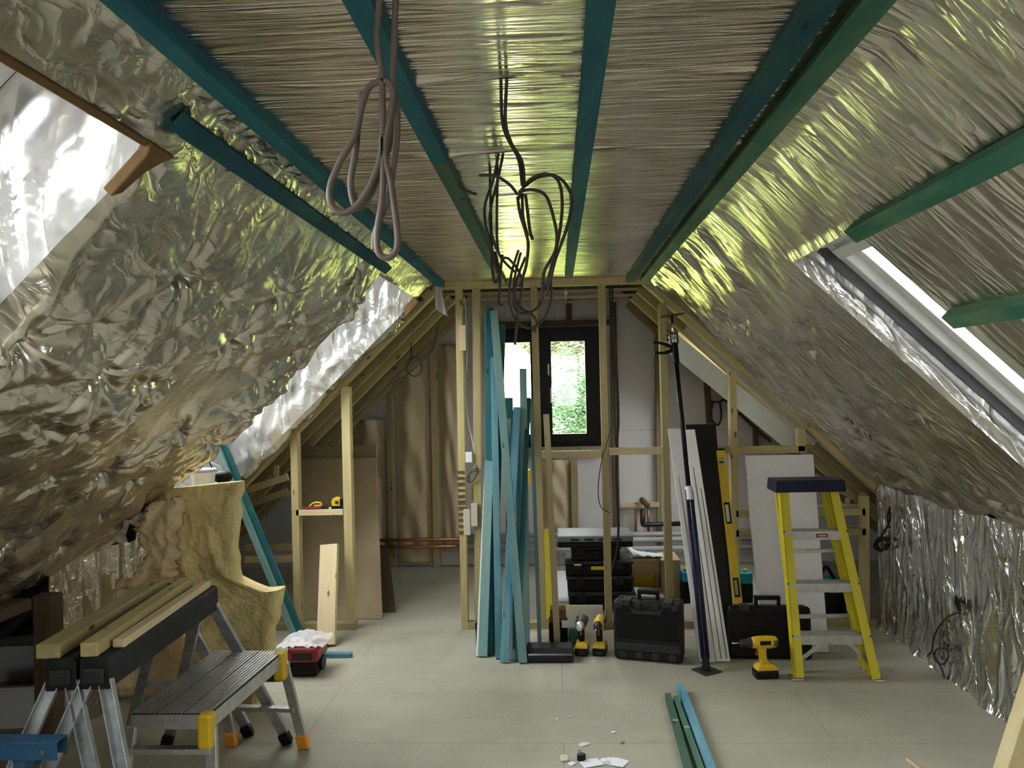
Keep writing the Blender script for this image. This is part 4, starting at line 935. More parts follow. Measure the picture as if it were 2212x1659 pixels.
# ------------------------------------------------------------------ drills
def Mz(c, rz): return Matrix.Translation(V(c)) @ Matrix.Rotation(rz, 4, 'Z')
def drill(label, c, rz, body='yellow', chuck='dark_grey', s=1.0, grip='black'):
    """cordless drill standing on its battery; nose along local -x"""
    t = thing('cordless_drill', label, 'drill', M=Mz(c, rz)); T = Mz(c, rz)
    def put(mb, name, mat, par=t, **k):
        mb.v = [tuple(T @ (V(q) * s)) for q in mb.v]; return mb.build(name, M[mat], par, **k)
    bt = put(MB().box((0.012, 0, .022), (.125, .078, .044)), 'battery', 'black', bevel=.008)
    mb = MB(); mb.loft([[V((x, y, z)) for x, y in ((-.05 * k + .012, -.036 * k), (.055 * k + .012, -.036 * k), (.06 * k + .012, 0), (.055 * k + .012, .036 * k), (-.05 * k + .012, .036 * k), (-.056 * k + .012, 0))] for k, z in ((1.08, .045), (1.0, .065), (.62, .078))])
    put(mb, 'battery_top', 'yellow', bt, bevel=.004)
    put(MB().box((-.0515, 0, .022), (.002, .04, .02)), 'battery_label', 'dark_grey', bt)
    mb = MB(); mb.loft([[V((x + dx, y, z)) for x, y in ((-.02 * k, -.015), (.0, -.019), (.022 * k, -.015), (.022 * k, .015), (.0, .019), (-.02 * k, .015))] for k, dx, z in ((1.1, .008, .076), (.9, .0, .10), (1.0, -.006, .13), (1.2, -.010, .165))])
    put(mb, 'grip', grip, bevel=.004)
    put(MB().box((-.034, 0, .135), (.014, .012, .030), Matrix.Rotation(.2, 3, 'Y')), 'trigger', 'red', bevel=.004)
    mb = MB(); mb.lathe((-.065, 0, .190), (1, 0, 0), [(.022, 0), (.030, .012), (.034, .04), (.034, .10), (.030, .135), (.018, .148)], 20); put(mb, 'motor_housing', body, smooth=False)
    mb = MB()
    for k in range(4): mb.box((.055 + k * .008, 0, .19), (.003, .0705, .03))
    put(mb, 'vent', 'dark_grey')
    put(MB().box((.005, -.034, .195), (.06, .003, .022)), 'name_plate', 'black', bevel=.002)
    mb = MB(); mb.lathe((-.125, 0, .190), (1, 0, 0), [(.010, 0), (.017, .004), (.021, .02), (.022, .045), (.026, .05), (.026, .062)], 20); put(mb, 'chuck', chuck)
    put(MB().cyl((-.168, 0, .19), (-.12, 0, .19), .0035), 'bit', 'steel', smooth=True)
c = PZ(1258, 1420, 0); drill('cordless drill with a silver nose, left of two standing behind the dustpan', (c.x, c.y + .06, 0), R(83), 'dark_grey', 'alu')
c = PZ(1297, 1420, 0); drill('cordless drill with a yellow top, right of two beside the large black case', (c.x, c.y + .06, 0), R(80), 'yellow', 'dark_grey')
c = PZ(1652, 1467, 0); drill('yellow cordless drill standing alone before the flat black case, nose pointing left', (c.x, c.y + .03, 0), R(6), 'yellow', 'dark_grey', grip='yellow')
a = PZ(1241, 1396, 0); g = boxthing('green_bag', 'small green bag standing behind the silver nosed drill', 'bag', a.x - .035, a.x + .035, a.y, a.y + .06, .004, .105, M['green'], .012)
mb = MB(); mb.bb((a.x - .075, a.y + .03, .105), (a.x + .0, a.y + .033, .15)); tag(mb.build('paper_card', M['white']), 'small white card propped above the green bag', 'card')
a = PZ(1193, 1388, 0); bx = boxthing('tool_crate', 'black crate holding a brown box behind the single pale batten', 'crate', a.x - .02, a.x + .10, a.y, a.y + .16, .0, .12, M['black'], .01)
boxthing('brown_box', 'small brown box on the black crate behind the pale batten', 'box', a.x - .01, a.x + .09, a.y + .02, a.y + .14, .122, .20, M['card'], .003)
a = PZ(1028, 1405, 0); mb = MB(); mb.bb((a.x, a.y, 0), (a.x + .03, a.y + .12, .17)); mb.bb((a.x + .06, a.y + .02, 0), (a.x + .17, a.y + .14, .15)); t = thing('black_radio', 'black tool box with a red band behind the foot of the teal bundle', 'tool box', (a.x + .08, a.y + .07, 0))
mb.build('body', M['black'], t, bevel=.008); MB().bb((a.x + .03, a.y + .015, .03), (a.x + .17, a.y + .019, .07)).build('red_band', M['red'], t)
a = P(1205, 1312, YB - .02); b2 = P(1312, 1312, YB - .02)
sheet_board('cream_offcut', [V((a.x, YB - .03, .165)), V((b2.x - .03, YB - .03, .165)), V((b2.x - .03, YB - .05, .0)), V((a.x, YB - .05, .0))], .015, M['cream'], 'cream board offcut on edge behind the two drills')

# ------------------------------------------------------------------ large black tool case
def case(label, p0, p1, h, d, mat='black_dusty', ribs=True, lean_=0.0):
    ex = (p1 - p0); W = ex.length; ex.normalize(); ey = V((-ex.y, ex.x, 0)); B = Matrix((ex, ey, V((0, 0, 1)))).transposed() @ Matrix.Rotation(-lean_, 3, 'X'); T = Matrix.Translation(p0) @ B.to_4x4()
    t = thing('tool_case', label, 'tool case', M=Matrix.Translation(p0))
    def put(mb, name, mt, **k): mb.v = [tuple(T @ V(q)) for q in mb.v]; return mb.build(name, M[mt], t, **k)
    mb = MB(); mb.bb((0, 0, 0.004), (W, d * .48, h)); put(mb, 'lid_shell', mat, bevel=.02, seg=3)
    mb = MB(); mb.bb((0.004, d * .5, 0.004), (W - .004, d, h - .004)); put(mb, 'base_shell', mat, bevel=.02, seg=3)
    mb = MB(); mb.bb((.02, -.006, h * .38), (W - .02, .004, h * .86)); put(mb, 'recessed_panel', 'black', bevel=.005)
    if ribs:
        for k in range(4): x = W * (.14 + .24 * k); mb = MB().bb((x - .022, -.012, .015), (x + .022, .012, h * .16)); put(mb, 'corner_rib', 'dark_grey', bevel=.006)
        mb = MB().bb((.01, -.009, h * .17), (W - .01, .01, h * .30)); put(mb, 'lower_band', 'dark_grey', bevel=.006)
        for x in (.10, .37, .63, .90): put(MB().bb((W * x - .018, -.008, h * .88), (W * x + .018, .01, h * .985)), 'top_rib', 'dark_grey', bevel=.005)
        mb = MB(); mb.prism([(W * .25, -.008, h * .93), (W * .35, -.008, h * .86), (W * .65, -.008, h * .86), (W * .75, -.008, h * .93), (W * .70, -.008, h * .80), (W * .30, -.008, h * .80)], (0, .01, 0)); put(mb, 'lid_moulding', 'dark_grey', bevel=.002)
    for x in (.20, .80): put(MB().bb((W * x - .025, -.010, h * .93), (W * x + .025, d * .55, h + .008)), 'latch', 'dark_grey', bevel=.004)
    mb = MB(); hx0, hx1 = W * .34, W * .66; mb.bb((hx0, d * .3, h + .032), (hx1, d * .62, h + .056)); mb.bb((hx0, d * .35, h - .004), (hx0 + .02, d * .55, h + .045)); mb.bb((hx1 - .02, d * .35, h - .004), (hx1, d * .55, h + .045)); put(mb, 'handle', 'black', bevel=.006)
    return t
case('large dusty black tool case standing on the floor right of the two drills', PZ(1326, 1424, 0), PZ(1475, 1437, 0), .345, .17)
a = PZ(1577, 1425, 0); b2 = PZ(1762, 1432, 0); b2.y = a.y - .02
case('flat black tool case behind the yellow drill and the step ladder', a, b2, .30, .12, 'black', False, 0.08)

# ------------------------------------------------------------------ organiser stack behind the studs
YO = 5.72; hz = lambda py, px=1290: P(px, py, YO).z; wx = lambda px: P(px, 1230, YO).x
zb = 0.0
lv = [(1228, 1369, 1306, 1264), (1225, 1367, 1263, 1230), (1222, 1366, 1229, 1196), (1236, 1340, 1195, 1163)]
zprev = 0.0
z0 = hz(1306); 
for k, (a, b2, yb, yt) in enumerate(lv):
    h = hz(yt) - hz(yb); x0, x1 = wx(a), wx(b2)
    t = thing('organiser_box', 'black organiser box of the stack behind the studs, ' + ['lowest', 'second from bottom', 'third with a yellow latch', 'smaller top one'][k], 'tool box', ((x0 + x1) / 2, YO + .15, zprev), group='stacked black organiser boxes')
    MB().bb((x0, YO, zprev + .002), (x1, YO + .32, zprev + h * .72)).build('body', M['black'], t, bevel=.012)
    MB().bb((x0 - .008, YO - .01, zprev + h * .74), (x1 + .008, YO + .33, zprev + h - .002)).build('lid', M['dark_grey'], t, bevel=.010)
    for q, xx in enumerate((.2, .8)): MB().bb((x0 + (x1 - x0) * xx - .03, YO - .018, zprev + h * .45), (x0 + (x1 - x0) * xx + .03, YO - .008, zprev + h * .95)).build('latch', M['black_dusty'], t, bevel=.004)
    if k == 2: MB().bb((x0 + .18, YO - .02, zprev + h * .45), (x0 + .31, YO - .011, zprev + h * .68)).build('front_latch', M['yellow'], t, bevel=.003); MB().bb((x0 + .06, YO - .02, zprev + h * .75), (x0 + .11, YO - .011, zprev + h * .85)).build('label', M['white'], t)
    zprev += h
for k_, (x0, x1, z0, z1) in enumerate(((wx(1206), wx(1367), zprev + .002, zprev + .075),)):
    t = thing('tool_case', 'flat grey topped case lying on the organiser stack', 'tool case', ((x0 + x1) / 2, YO + .1, z0))
    MB().bb((x0, YO - .06, z0), (x1, YO + .28, z0 + .034)).build('base_shell', M['black'], t, bevel=.010)
    MB().bb((x0 - .004, YO - .064, z0 + .036), (x1 + .004, YO + .284, z1 + .01)).build('lid_shell', M['grey'], t, bevel=.014)
    for q in range(4): xx = x0 + .12 + q * .10; MB().bb((xx - .03, YO - .068, z0 + .05), (xx + .03, YO - .06, z0 + .066)).build('rib', M['dark_grey'], t, bevel=.002)

# things behind the right studs
def pbox(name, label, cat, px0, px1, pyt, pyb, Y, dp, mat, bevel=.004, z0=None):
    a = P(px0, pyt, Y); b2 = P(px1, pyb, Y); zz = b2.z if z0 is None else z0
    return boxthing(name, label, cat, a.x, b2.x, Y, Y + dp, zz, a.z, M[mat], bevel)
pbox('cardboard_box', 'open brown cardboard box on the floor behind the fifth stud', 'box', 1368, 1466, 1208, 1305, 6.0, .35, 'cardboard' if 'cardboard' in M else 'card', .003, 0.0) if False else None
M['cardboard'] = plain('light_cardboard', (0.40, 0.29, 0.16), 0.85, var=.08)
Yb = 6.0; a = P(1428, 1210, Yb); b2 = P(1472, 1300, Yb); boxthing('cardboard_box', 'tall brown cardboard box behind the fifth partition stud', 'box', a.x, b2.x, Yb, Yb + .3, 0, a.z, M['cardboard'], .003)
t = pbox('wooden_shelf', 'raised wooden shelf board holding crumpled paper behind the studs', 'shelf', 1322, 1426, 1210, 1240, 6.07, .14, 'cardboard', .002)
for xx in (P(1328, 1225, 6.07).x, P(1415, 1225, 6.07).x):
    MB().bb((xx, 6.09, 0), (xx + .03, 6.11, P(1400, 1240, 6.07).z)).build('leg', M['olive'], t)
a = P(1345, 1205, 5.83); boxthing('paper_sheet', 'white paper folded over the front of the wooden shelf', 'paper', P(1324, 1200, 6.05).x, P(1366, 1200, 6.05).x, 6.05, 6.062, P(1345, 1226, 6.05).z, P(1345, 1200, 6.05).z, M['white'], .001)
mb = MB(); x0 = P(1340, 1200, 6.1).x; x1 = P(1432, 1200, 6.1).x; zz = P(1400, 1209, 6.07).z + .004
def Gp(s, t_):
    h = .13 * math.exp(-((s - .08) / .14) ** 2) + .05 * (1 - s); h *= math.sin(math.pi * min(1, t_ + .05)) ** .5
    return (x0 + s * (x1 - x0), 6.08 + t_ * .12, zz + h + .02 * float(ridge(np.array(s * 9), np.array(t_ * 5), 77)) * (1 - s * .5) + .012)
mb.grid(Gp, 40, 18); tag(mb.build('crumpled_paper', M['white'], smooth=True, solid=.002), 'crumpled white sheet heaped on the wooden shelf behind the studs', 'paper')
t = pbox('yellow_tub', 'yellow tub under the wooden shelf behind the studs', 'tub', 1369, 1430, 1243, 1292, 6.0, .2, 'yellow', .02, .0) if False else None
a = P(1367, 1242, 6.05); b2 = P(1427, 1285, 6.05); boxthing('yellow_tub', 'yellow tub under the wooden shelf behind the studs', 'tub', a.x, b2.x, 6.13, 6.3, 0, a.z, M['yellow'], .02)
a = PZ(1372, 1300, 0); sheet_board('foam_sheet', [V((a.x, a.y + .10, .085)), V((a.x + .2, a.y + .10, .075)), V((a.x + .22, a.y, .03)), V((a.x + .02, a.y, .03))], .03, M['white_foam'], 'white foam sheet tipped up on the floor beyond the large black case', 'foam')
for k, (p, q) in enumerate((((1195, 1236), (1228, 1300)), ((1462, 1256), (1500, 1300)), ((1590, 1262), (1640, 1304)))):  # thin white slabs stand in for bright sun patches on the floor
    a = PZ(p[0], p[1], 0); b2 = PZ(q[0], q[1], 0); a = V((a.x, min(a.y, YG - .08), 0))
    boxthing('floor_sun_patch', 'bright sun patch laid as a thin white slab on the far room floor, ' + ['left of the organiser stack', 'right of the cardboard box', 'seen through the spirit level gap'][k], 'light patch', min(a.x, b2.x), max(a.x, b2.x), b2.y, a.y, .001, .012, M['white'], .002)
a = P(1588, 1238, 5.7); boxthing('blue_case', 'turquoise tool body behind the yellow spirit level', 'power tool', P(1598, 1250, 5.8).x, P(1627, 1250, 5.8).x, 5.8, 5.95, P(1610, 1272, 5.8).z - .0, P(1610, 1240, 5.8).z, M['teal_plastic'], .01) if False else None
for nm, lab, x_, yt, ym, mt, w_ in (('power_tool', 'turquoise and black power tool seen right of the yellow spirit level', 1612, 1238, 1262, 'teal_plastic', 30), ('power_tool', 'blue and black power tool seen between the fifth stud and the white trims', 1478, 1236, 1258, 'blue_plastic', 18)):
    a = P(x_ - w_ / 2 + (4 if w_ == 18 else 0), yt, 5.9); b2 = P(x_ + w_ / 2 + (4 if w_ == 18 else 0), ym, 5.9); t = thing(nm, lab, 'power tool', ((a.x + b2.x) / 2, 5.95, 0))
    MB().bb((a.x, 5.9, b2.z), (b2.x, 6.05, a.z)).build('housing', M[mt], t, bevel=.012); MB().bb((a.x, 5.9, 0), (b2.x, 6.05, b2.z - .002)).build('base', M['black'], t, bevel=.008)
    MB().ball(((a.x + b2.x) / 2, 5.93, a.z + .012), .015).build('knob', M['yellow'], t, smooth=True)
# turquoise and black vacuum behind the ladder
Yv = 5.42; a = P(1783, 1252, Yv); b2 = P(1835, 1340, Yv); t = thing('vacuum_cleaner', 'turquoise topped black vacuum cleaner behind the step ladder', 'vacuum cleaner', ((a.x + b2.x) / 2, Yv + .1, 0))
cx = (a.x + b2.x) / 2; MB().lathe((cx, Yv + .1, .03), (0, 0, 1), [(.07, 0), (.085, .02), (.09, .10), (.088, .155)], 20).build('drum', M['black'], t)
MB().lathe((cx, Yv + .1, .187), (0, 0, 1), [(.09, 0), (.092, .02), (.080, .075), (.05, .09), (0, .092)], 20).build('motor_head', M['teal_plastic'], t)
for s_ in (-1, 1): MB().ball((cx + s_ * .075, Yv + .06, .026), .024).build('caster', M['black'], t, smooth=True)
MB().tube(spline([(cx - .04, Yv + .03, .16), (cx - .10, Yv, .30), (cx - .06, Yv + .02, .36), (cx + .0, Yv + .05, .27)], 8), .012).build('hose', M['black_dusty'], t, smooth=True)

# ------------------------------------------------------------------ long things leaning on the right studs
def leaning_board(name, tl, tr, br_, bl, Yt, th, mat, label, cat, Yb=None):
    A = P(tl[0], tl[1], Yt); B_ = P(tr[0], tr[1], Yt); C_ = PZ(br_[0], br_[1], 0) if Yb is None else P(*br_, Yb); D_ = PZ(bl[0], bl[1], 0) if Yb is None else P(*bl, Yb)
    C_.z = D_.z = .004; B_.z = A.z; D_.y = C_.y = (C_.y + D_.y) / 2
    return sheet_board(name, [A, B_, C_, D_], th, M[mat], label, cat)
leaning_board('plastic_sheet', (1481, 917), (1546, 918), (1592, 1425), (1540, 1425), 5.28, .02, 'black', 'tall flat black panel leaning behind the white trims', 'panel', Yb=4.92)
for k, (tl, tr, br_, bl, Yt) in enumerate((((1443, 926), (1474, 927), (1546, 1431), (1511, 1432), 5.22), ((1478, 928), (1501, 928), (1577, 1429), (1548, 1431), 5.20))):
    o = leaning_board('trim_board', tl, tr, br_, bl, Yt, .014, 'white_paint' if k else 'white_board', ['left', 'right'][k] + ' of two long grooved white trim boards leaning beside the prop', 'trim board')
    A = P(*tl, Yt); B_ = P(*tr, Yt); C_ = PZ(*br_, 0); D_ = PZ(*bl, 0)
    for f in (.30, .62) if k == 0 else (.35, .75):
        a = A.lerp(B_, f); c = D_.lerp(C_, f); c.z = .02; off = V((0, -.004, 0)); MB().bar(a + off - V((0, 0, .02)), c + off, .004, .003, (0, 1, 0)).build('groove_shade', M['dark_grey'] if k else M['grey'], o)  # thin dark bars on the face stand in for shade in the grooves
# spirit level
A = P(1556, 974, 5.22); Bq = P(1606, 1400, 4.84); Bq.z = .006; t = thing('spirit_level', 'long yellow spirit level leaning upright against the sixth stud', 'spirit level', (Bq.x, Bq.y, 0))
d = (A - Bq).normalized(); L = (A - Bq).length; Bs = basis(d, (0, 1, 0)); ax = Bs @ V((1, 0, 0)); ay = Bs @ V((0, 1, 0)); ny = ay if ay.y < 0 else -ay
mb = MB(); slots = [(.0, .12), (.17, .42), (.52, .66), (.71, 1.0)]
holes = [(.255, .34), (.62, .72), (.92, .96)]
segs = [0] + [q for h in holes for q in h] + [1]
for k in range(0, len(segs), 2): mb.bar(Bq + d * L * segs[k], Bq + d * L * segs[k + 1], .052, .022, (0, 1, 0))
for h0, h1 in holes:
    for s_ in (-1, 1): mb.bar(Bq + d * L * h0 + ax * s_ * .0215, Bq + d * L * h1 + ax * s_ * .0215, .009, .022, (0, 1, 0))
mb.build('rail', M['yellow'], t)
for h0, h1 in holes[:2]:
    mb = MB()
    for s_ in (-1, 1): mb.bar(Bq + d * L * h0 + ax * s_ * .015, Bq + d * L * h1 + ax * s_ * .015, .006, .026, (0, 1, 0))
    for q in (h0, h1): mb.bar(Bq + d * (L * q - .006), Bq + d * (L * q + .006), .036, .026, (0, 1, 0))
    mb.build('hand_hole', M['black'], t, bevel=.002)
c = Bq + d * L * .94; MB().cyl(c - ax * .014, c + ax * .014, .007).build('vial', M['green'], t, smooth=True)
mb = MB(); mb.bar(Bq + d * L, Bq + d * (L + .014), .054, .025, (0, 1, 0)); mb.build('end_cap', M['black'], t, bevel=.003)
# prop
f = PZ(1526, 1450, 0); top = P(1455, 722, 5.12); d = (top - V((f.x, f.y, .02))).normalized(); f0 = V((f.x, f.y, .02)); L = (top - f0).length
t = thing('support_prop', 'black telescopic support prop with trigger grip leaning from floor plate to rafter', 'support prop', (f.x, f.y, 0))
MB().box((f.x, f.y, .004), (.12, .12, .008), Matrix.Rotation(.55, 3, 'Z')).build('foot_plate', M['dark_grey'], t, bevel=.003)
MB().cyl((f.x, f.y, .008), f0 + d * .07, .022, .018).build('foot_joint', M['black'], t)
mb = MB()
for s_ in (-1, 1): mb.cyl(f0 + d * .05 + V((.013 * s_, 0, 0)), f0 + d * (L * .50) + V((.013 * s_, 0, 0)), .012)
mb.build('lower_tube', M['navy'], t, smooth=True)
MB().cyl(f0 + d * L * .47, f0 + d * L * .51, .022).build('white_collar', M['white'], t); MB().cyl(f0 + d * L * .51, f0 + d * L * .92, .014).build('upper_tube', M['black'], t, smooth=True)
MB().cyl(f0 + d * L * .90, f0 + d * L * .97, .020).build('clamp_body', M['black'], t, bevel=.004)
hub = f0 + d * L * .95
for e in (V((-.135, -.01, .045)), V((-.13, -.01, -.02))):
    MB().tube(spline([hub, hub + e * .5 + V((0, 0, .010 if e.z > 0 else -.014)), hub + e], 6), [.012] * 6 + [.009] * 7, 8).build('trigger_handle', M['black'], t, smooth=True)
mb = MB(); fr = basis(d, (0, 1, 0)); c = f0 + d * (L * .985)
for x, w_ in ((-.022, .006), (.022, .006)): mb.bar(c - d * .03 + V((x, 0, 0)), c + d * .04 + V((x, 0, 0)), .008, .02, (0, 1, 0))
mb.bar(c + d * .035 - V((.022, 0, 0)), c + d * .035 + V((.022, 0, 0)), .008, .02, (0, 1, 0)); mb.build('release_loop', M['black'], t)
tp = top + d * .13; MB().cyl(c, tp, .009).build('top_rod', M['steel'], t, smooth=True)
MB().box(tp, (.15, .12, .008), Matrix.Rotation(R(-6), 3, 'Y')).build('head_plate', M['dark'], t, bevel=.003)

# white polystyrene boards
leaning_board('polystyrene_board', (1610, 984), (1757, 982), (1791, 1420), (1652, 1421), 5.24, .05, 'white_foam', 'tall white polystyrene board leaning behind the step ladder', 'insulation board', Yb=4.80)

# ------------------------------------------------------------------ step ladder
t = thing('step_ladder', 'yellow fibreglass step ladder with a navy top cap leaning before the white boards', 'step ladder', (PZ(1806, 1465, 0).x, PZ(1806, 1465, 0).y, 0))
YT = 4.50
fl0, fl1 = PZ(1716, 1466, 0), P(1683, 1062, YT); fr0, fr1 = PZ(1897, 1468, 0), P(1806, 1062, YT)
fr1.z = fl1.z = (fr1.z + fl1.z) / 2
bk = V((.0, .13, .0))
rl0, rl1 = fl0 + V((.035, .10, 0)), fl1 + V((.0, .075, 0)); rr0, rr1 = PZ(1871, 1448, 0), fr1 + V((-.035, .075, 0))
def rail_c(p, q, s_, nm='rail', mat='frp', w=.022, dp=.07):
    p = V(p); q = V(q); p.z = max(p.z, .012); mb = MB(); B = basis(q - p, (0, 1, 0)); ax = B @ V((1, 0, 0)); ay = B @ V((0, 1, 0))
    fy = ay if ay.y < 0 else -ay
    mb.bar(p + ax * 0, q, .006, dp, (0, 1, 0))
    for k in (-1, 1): c = ay * k * (dp / 2 - .003) + ax * s_ * (w / 2); mb.bar(p + c, q + c, w + .006, .006, (0, 1, 0))
    o = mb.build(nm, M[mat], t, bevel=.0015); MB().box(p - V((0, 0, .006)) + ax * s_ * .008, (w + .025, dp + .012, .012)).build('foot_pad', M['alu'], o, bevel=.003); return o
def side(p, q):
    return 1 if (basis(q - p, (0, 1, 0)) @ V((1, 0, 0))).x > 0 else -1
rail_c(fl0, fl1, side(fl0, fl1), 'front_rail', w=.04); rail_c(fr0, fr1, -side(fr0, fr1), 'front_rail', w=.04)
rail_c(rl0, rl1, side(rl0, rl1), 'rear_rail', dp=.035); rail_c(rr0, rr1, -side(rr0, rr1), 'rear_rail', dp=.035)
cc = (fl1 + fr1) / 2 + V((0, .03, .035)); W = (fr1 - fl1).length
mb = MB(); mb.loft([[cc + V((x, y, -.032)) for x, y in ((-W / 2 - .04, -.085), (W / 2 + .04, -.085), (W / 2 + .035, .10), (-W / 2 - .035, .10))], [cc + V((x, y, .034)) for x, y in ((-W / 2 - .034, -.078), (W / 2 + .034, -.078), (W / 2 + .03, .095), (-W / 2 - .03, .095))]])
mb.build('top_cap', M['navy'], t, bevel=.008, seg=3)
def tread(pl, pr, yt, nm='tread'):
    f = lambda p, q, py_: p.lerp(q, py_)
    a = fl0.lerp(fl1, yt); b2 = fr0.lerp(fr1, yt); mb = MB(); z_ = (a.z + b2.z) / 2
    mb.bb((a.x + .008, a.y - .035, z_ - .006), (b2.x - .008, a.y + .055, z_)); mb.bb((a.x + .008, a.y - .038, z_ - .048), (b2.x - .008, a.y - .033, z_)); mb.bb((a.x + .008, a.y + .052, z_ - .03), (b2.x - .008, a.y + .056, z_))
    for k in range(6): mb.bb((a.x + .02, a.y - .028 + k * .013, z_), (b2.x - .02, a.y - .024 + k * .013, z_ + .002))
    return mb.build(nm, M['alu'], t, bevel=.0012), a, b2, z_
for yt in (.235, .51, .79):
    o, a, b2, z_ = tread(None, None, yt)
    if yt > .7:
        MB().bb((a.x + .17, a.y - .0395, z_ - .034), (a.x + .235, a.y - .0382, z_ - .014)).build('red_sticker', M['red'], o)
        MB().bb((a.x + .18, a.y - .0400, z_ - .027), (a.x + .225, a.y - .0396, z_ - .022)).build('sticker_text', M['white'], o)
for s0, (p, q) in enumerate(((fl0.lerp(fl1, .06), fl0.lerp(fr0, .44) + V((0, 0, fl0.lerp(fl1, .215).z))), (fr0.lerp(fr1, .06), fl0.lerp(fr0, .62) + V((0, 0, fl0.lerp(fl1, .215).z))))):
    q.y += .02; p.y += .02; MB().bar(p, q, .022, .008, (0, 1, 0)).build('brace', M['alu'], t, bevel=.001)
for yt in (.30, .66):
    a = rl0.lerp(rl1, yt); b2 = rr0.lerp(rr1, yt); b2.z = a.z; MB().bar(a, b2, .02, .02).build('rear_bar', M['alu'], t, bevel=.002)
for p, q in ((fl1, fl0), (fr1, fr0)):
    for yt in (.21, .49, .765): c = p.lerp(q, yt); MB().cyl(c + V((0, -.038, 0)), c + V((0, -.0345, 0)), .005, seg=10).build('rivet', M['dark_grey'], t)

# floor battens in the foreground
floor_piece((1443, 1512), (1483, 1656), .030, .035, 'green_wood', 'left green batten of three lying on the floor in the foreground', ext=2.2)
floor_piece((1460, 1518), (1508, 1656), .026, .035, 'green_wood', 'middle green batten of three lying on the floor in the foreground', ext=2.2)
floor_piece((1470, 1494), (1528, 1656), .036, .045, 'teal_blue', 'bright blue batten, rightmost of three lying on the floor in the foreground', ext=2.2)
for k, (p, q) in enumerate((((1443, 1512), (1483, 1656)), ((1460, 1518), (1508, 1656)))):
    a = PZ(*p, 0); b2 = PZ(*q, 0); d = (b2 - a).normalized(); c = a.lerp(b2, .47 + .08 * k) + V((0, 0, .0366)); c.z = .0368
    tag(MB().box(c, (.026, .022, .001), basis(V((0, 0, 1)), d)).build('tape_patch', M['teal_pale']), 'pale tape patch on the ' + ['left', 'middle'][k] + ' green floor batten', 'tape')
# scraps on the floor
def scrap(px, py, w, h, rz, label, mat='white', th=.002, name='paper_scrap', z=.001, cat='scrap'):
    c = PZ(px, py, 0); mb = MB(); rs = random.Random(px); B = Matrix.Rotation(rz, 3, 'Z')
    poly = [V((c.x, c.y, z)) + B @ V(q) for q in ((-w / 2, -h / 2 * rs.uniform(.7, 1.1), 0), (w / 2 * rs.uniform(.8, 1.1), -h / 2, .004), (w / 2, h / 2 * rs.uniform(.8, 1), 0), (0, h / 2, .003), (-w / 2, h / 2 * .8, 0))]
    return tag(mb.prism(poly, (0, 0, th)).build(name, M[mat]), label, cat)
scrap(1277, 1650, .085, .07, .35, 'white card square on the floor, left of the two largest')
scrap(1330, 1648, .10, .075, -.4, 'white card square on the floor, right of the two largest')
scrap(1262, 1609, .05, .03, .5, 'small pale plastic scrap above the white cards', 'clear')
scrap(1326, 1583, .02, .012, .2, 'tiny white scrap alone above the right white card')
scrap(1219, 1640, .035, .05, .1, 'cream wood chip left of the white cards', 'cream', .006, 'wood_chip')
scrap(1235, 1651, .03, .025, .7, 'small white scrap between the wood chip and the cards')
scrap(1345, 1606, .018, .012, .9, 'tiny bright foil fleck right of the cards', 'steel', .002, 'foil_scrap')
scrap(1251, 1622, .014, .010, .4, 'tiny foil fleck beside the black knob', 'steel', .002, 'foil_scrap')
scrap(1306, 1648, .03, .03, .2, 'crumpled white piece between the two white cards', 'white', .012)
c = PZ(1256, 1642, 0); tag(MB().lathe((c.x, c.y, .0), (0, 0, 1), [(.017, 0), (.019, .004), (.019, .024), (.014, .028), (0, .028)], 18).build('black_plug', M['black']), 'small round black cap on the floor beside the white cards', 'cap')
floor_piece((1958, 1643), (1985, 1664), .012, .010, 'pale', 'thin pale splinter of wood on the floor at lower right', name='wood_splinter', cat='splinter')
for k, (x, y) in enumerate(((1231, 1549), (1285, 1429), (1202, 1555))): scrap(x, y, .012, .010, k, 'tiny white crumb on the open floor, ' + ['middle', 'nearest the dustpan', 'leftmost'][k], name='crumb', cat='crumb')
# pale timber at the lower right corner
yq = 1.75; A = P(2240, 1455, yq); B_ = P(2181, 1640, yq); dd = (B_ - A).normalized(); A2 = A - dd * .0; B2 = B_ + dd * .5
mb = MB(); off = V((.30, .0, 0)); mb.prism([A2, A2 + off, B2 + off, B2], (0, .045, 0)); 
M['ply_end'] = wood('broad_grain_pine', (0.50, 0.40, 0.20), (0.68, 0.58, 0.36), (0.4, 0.3, 0.15), grain=7.0, knots=False)
tag(mb.build('timber_plank', M['ply_end'], bevel=.003), 'pale grained plank leaning at the lower right corner of the view', 'plank')

# ------------------------------------------------------------------ cables
def cable(label, runs, r, mat='cable_dark', name='cable', cat='cable', n=10, group=None):
    mb = MB()
    for pts in runs: mb.tube(spline(pts, n), r, 7)
    return tag(mb.build(name, M[mat], smooth=True), label, cat, group)
def path(px, Y): return [P(x, y, (Y if not isinstance(Y, (list, tuple)) else Y[i])) for i, (x, y) in enumerate(px)]
Yc = 1.30; zc = ZC
def dj(pts, a=.01, seed=0):
    rs = random.Random(seed); return [p + V((0, rs.uniform(-a, a), 0)) for p in pts]
tp = P(848, 10, Yc); tp.z = ZC - .0
c1 = [V((tp.x - .01, Yc, ZC))] + path([(815, 70), (825, 160), (827, 300), (826, 420), (815, 500), (818, 545), (838, 557), (856, 540), (858, 500), (845, 400), (832, 330), (845, 240), (850, 200), (838, 178), (820, 176), (797, 190), (782, 230), (768, 290), (735, 350), (714, 400), (715, 440), (738, 460), (770, 445), (800, 400), (822, 340), (826, 290)], Yc)
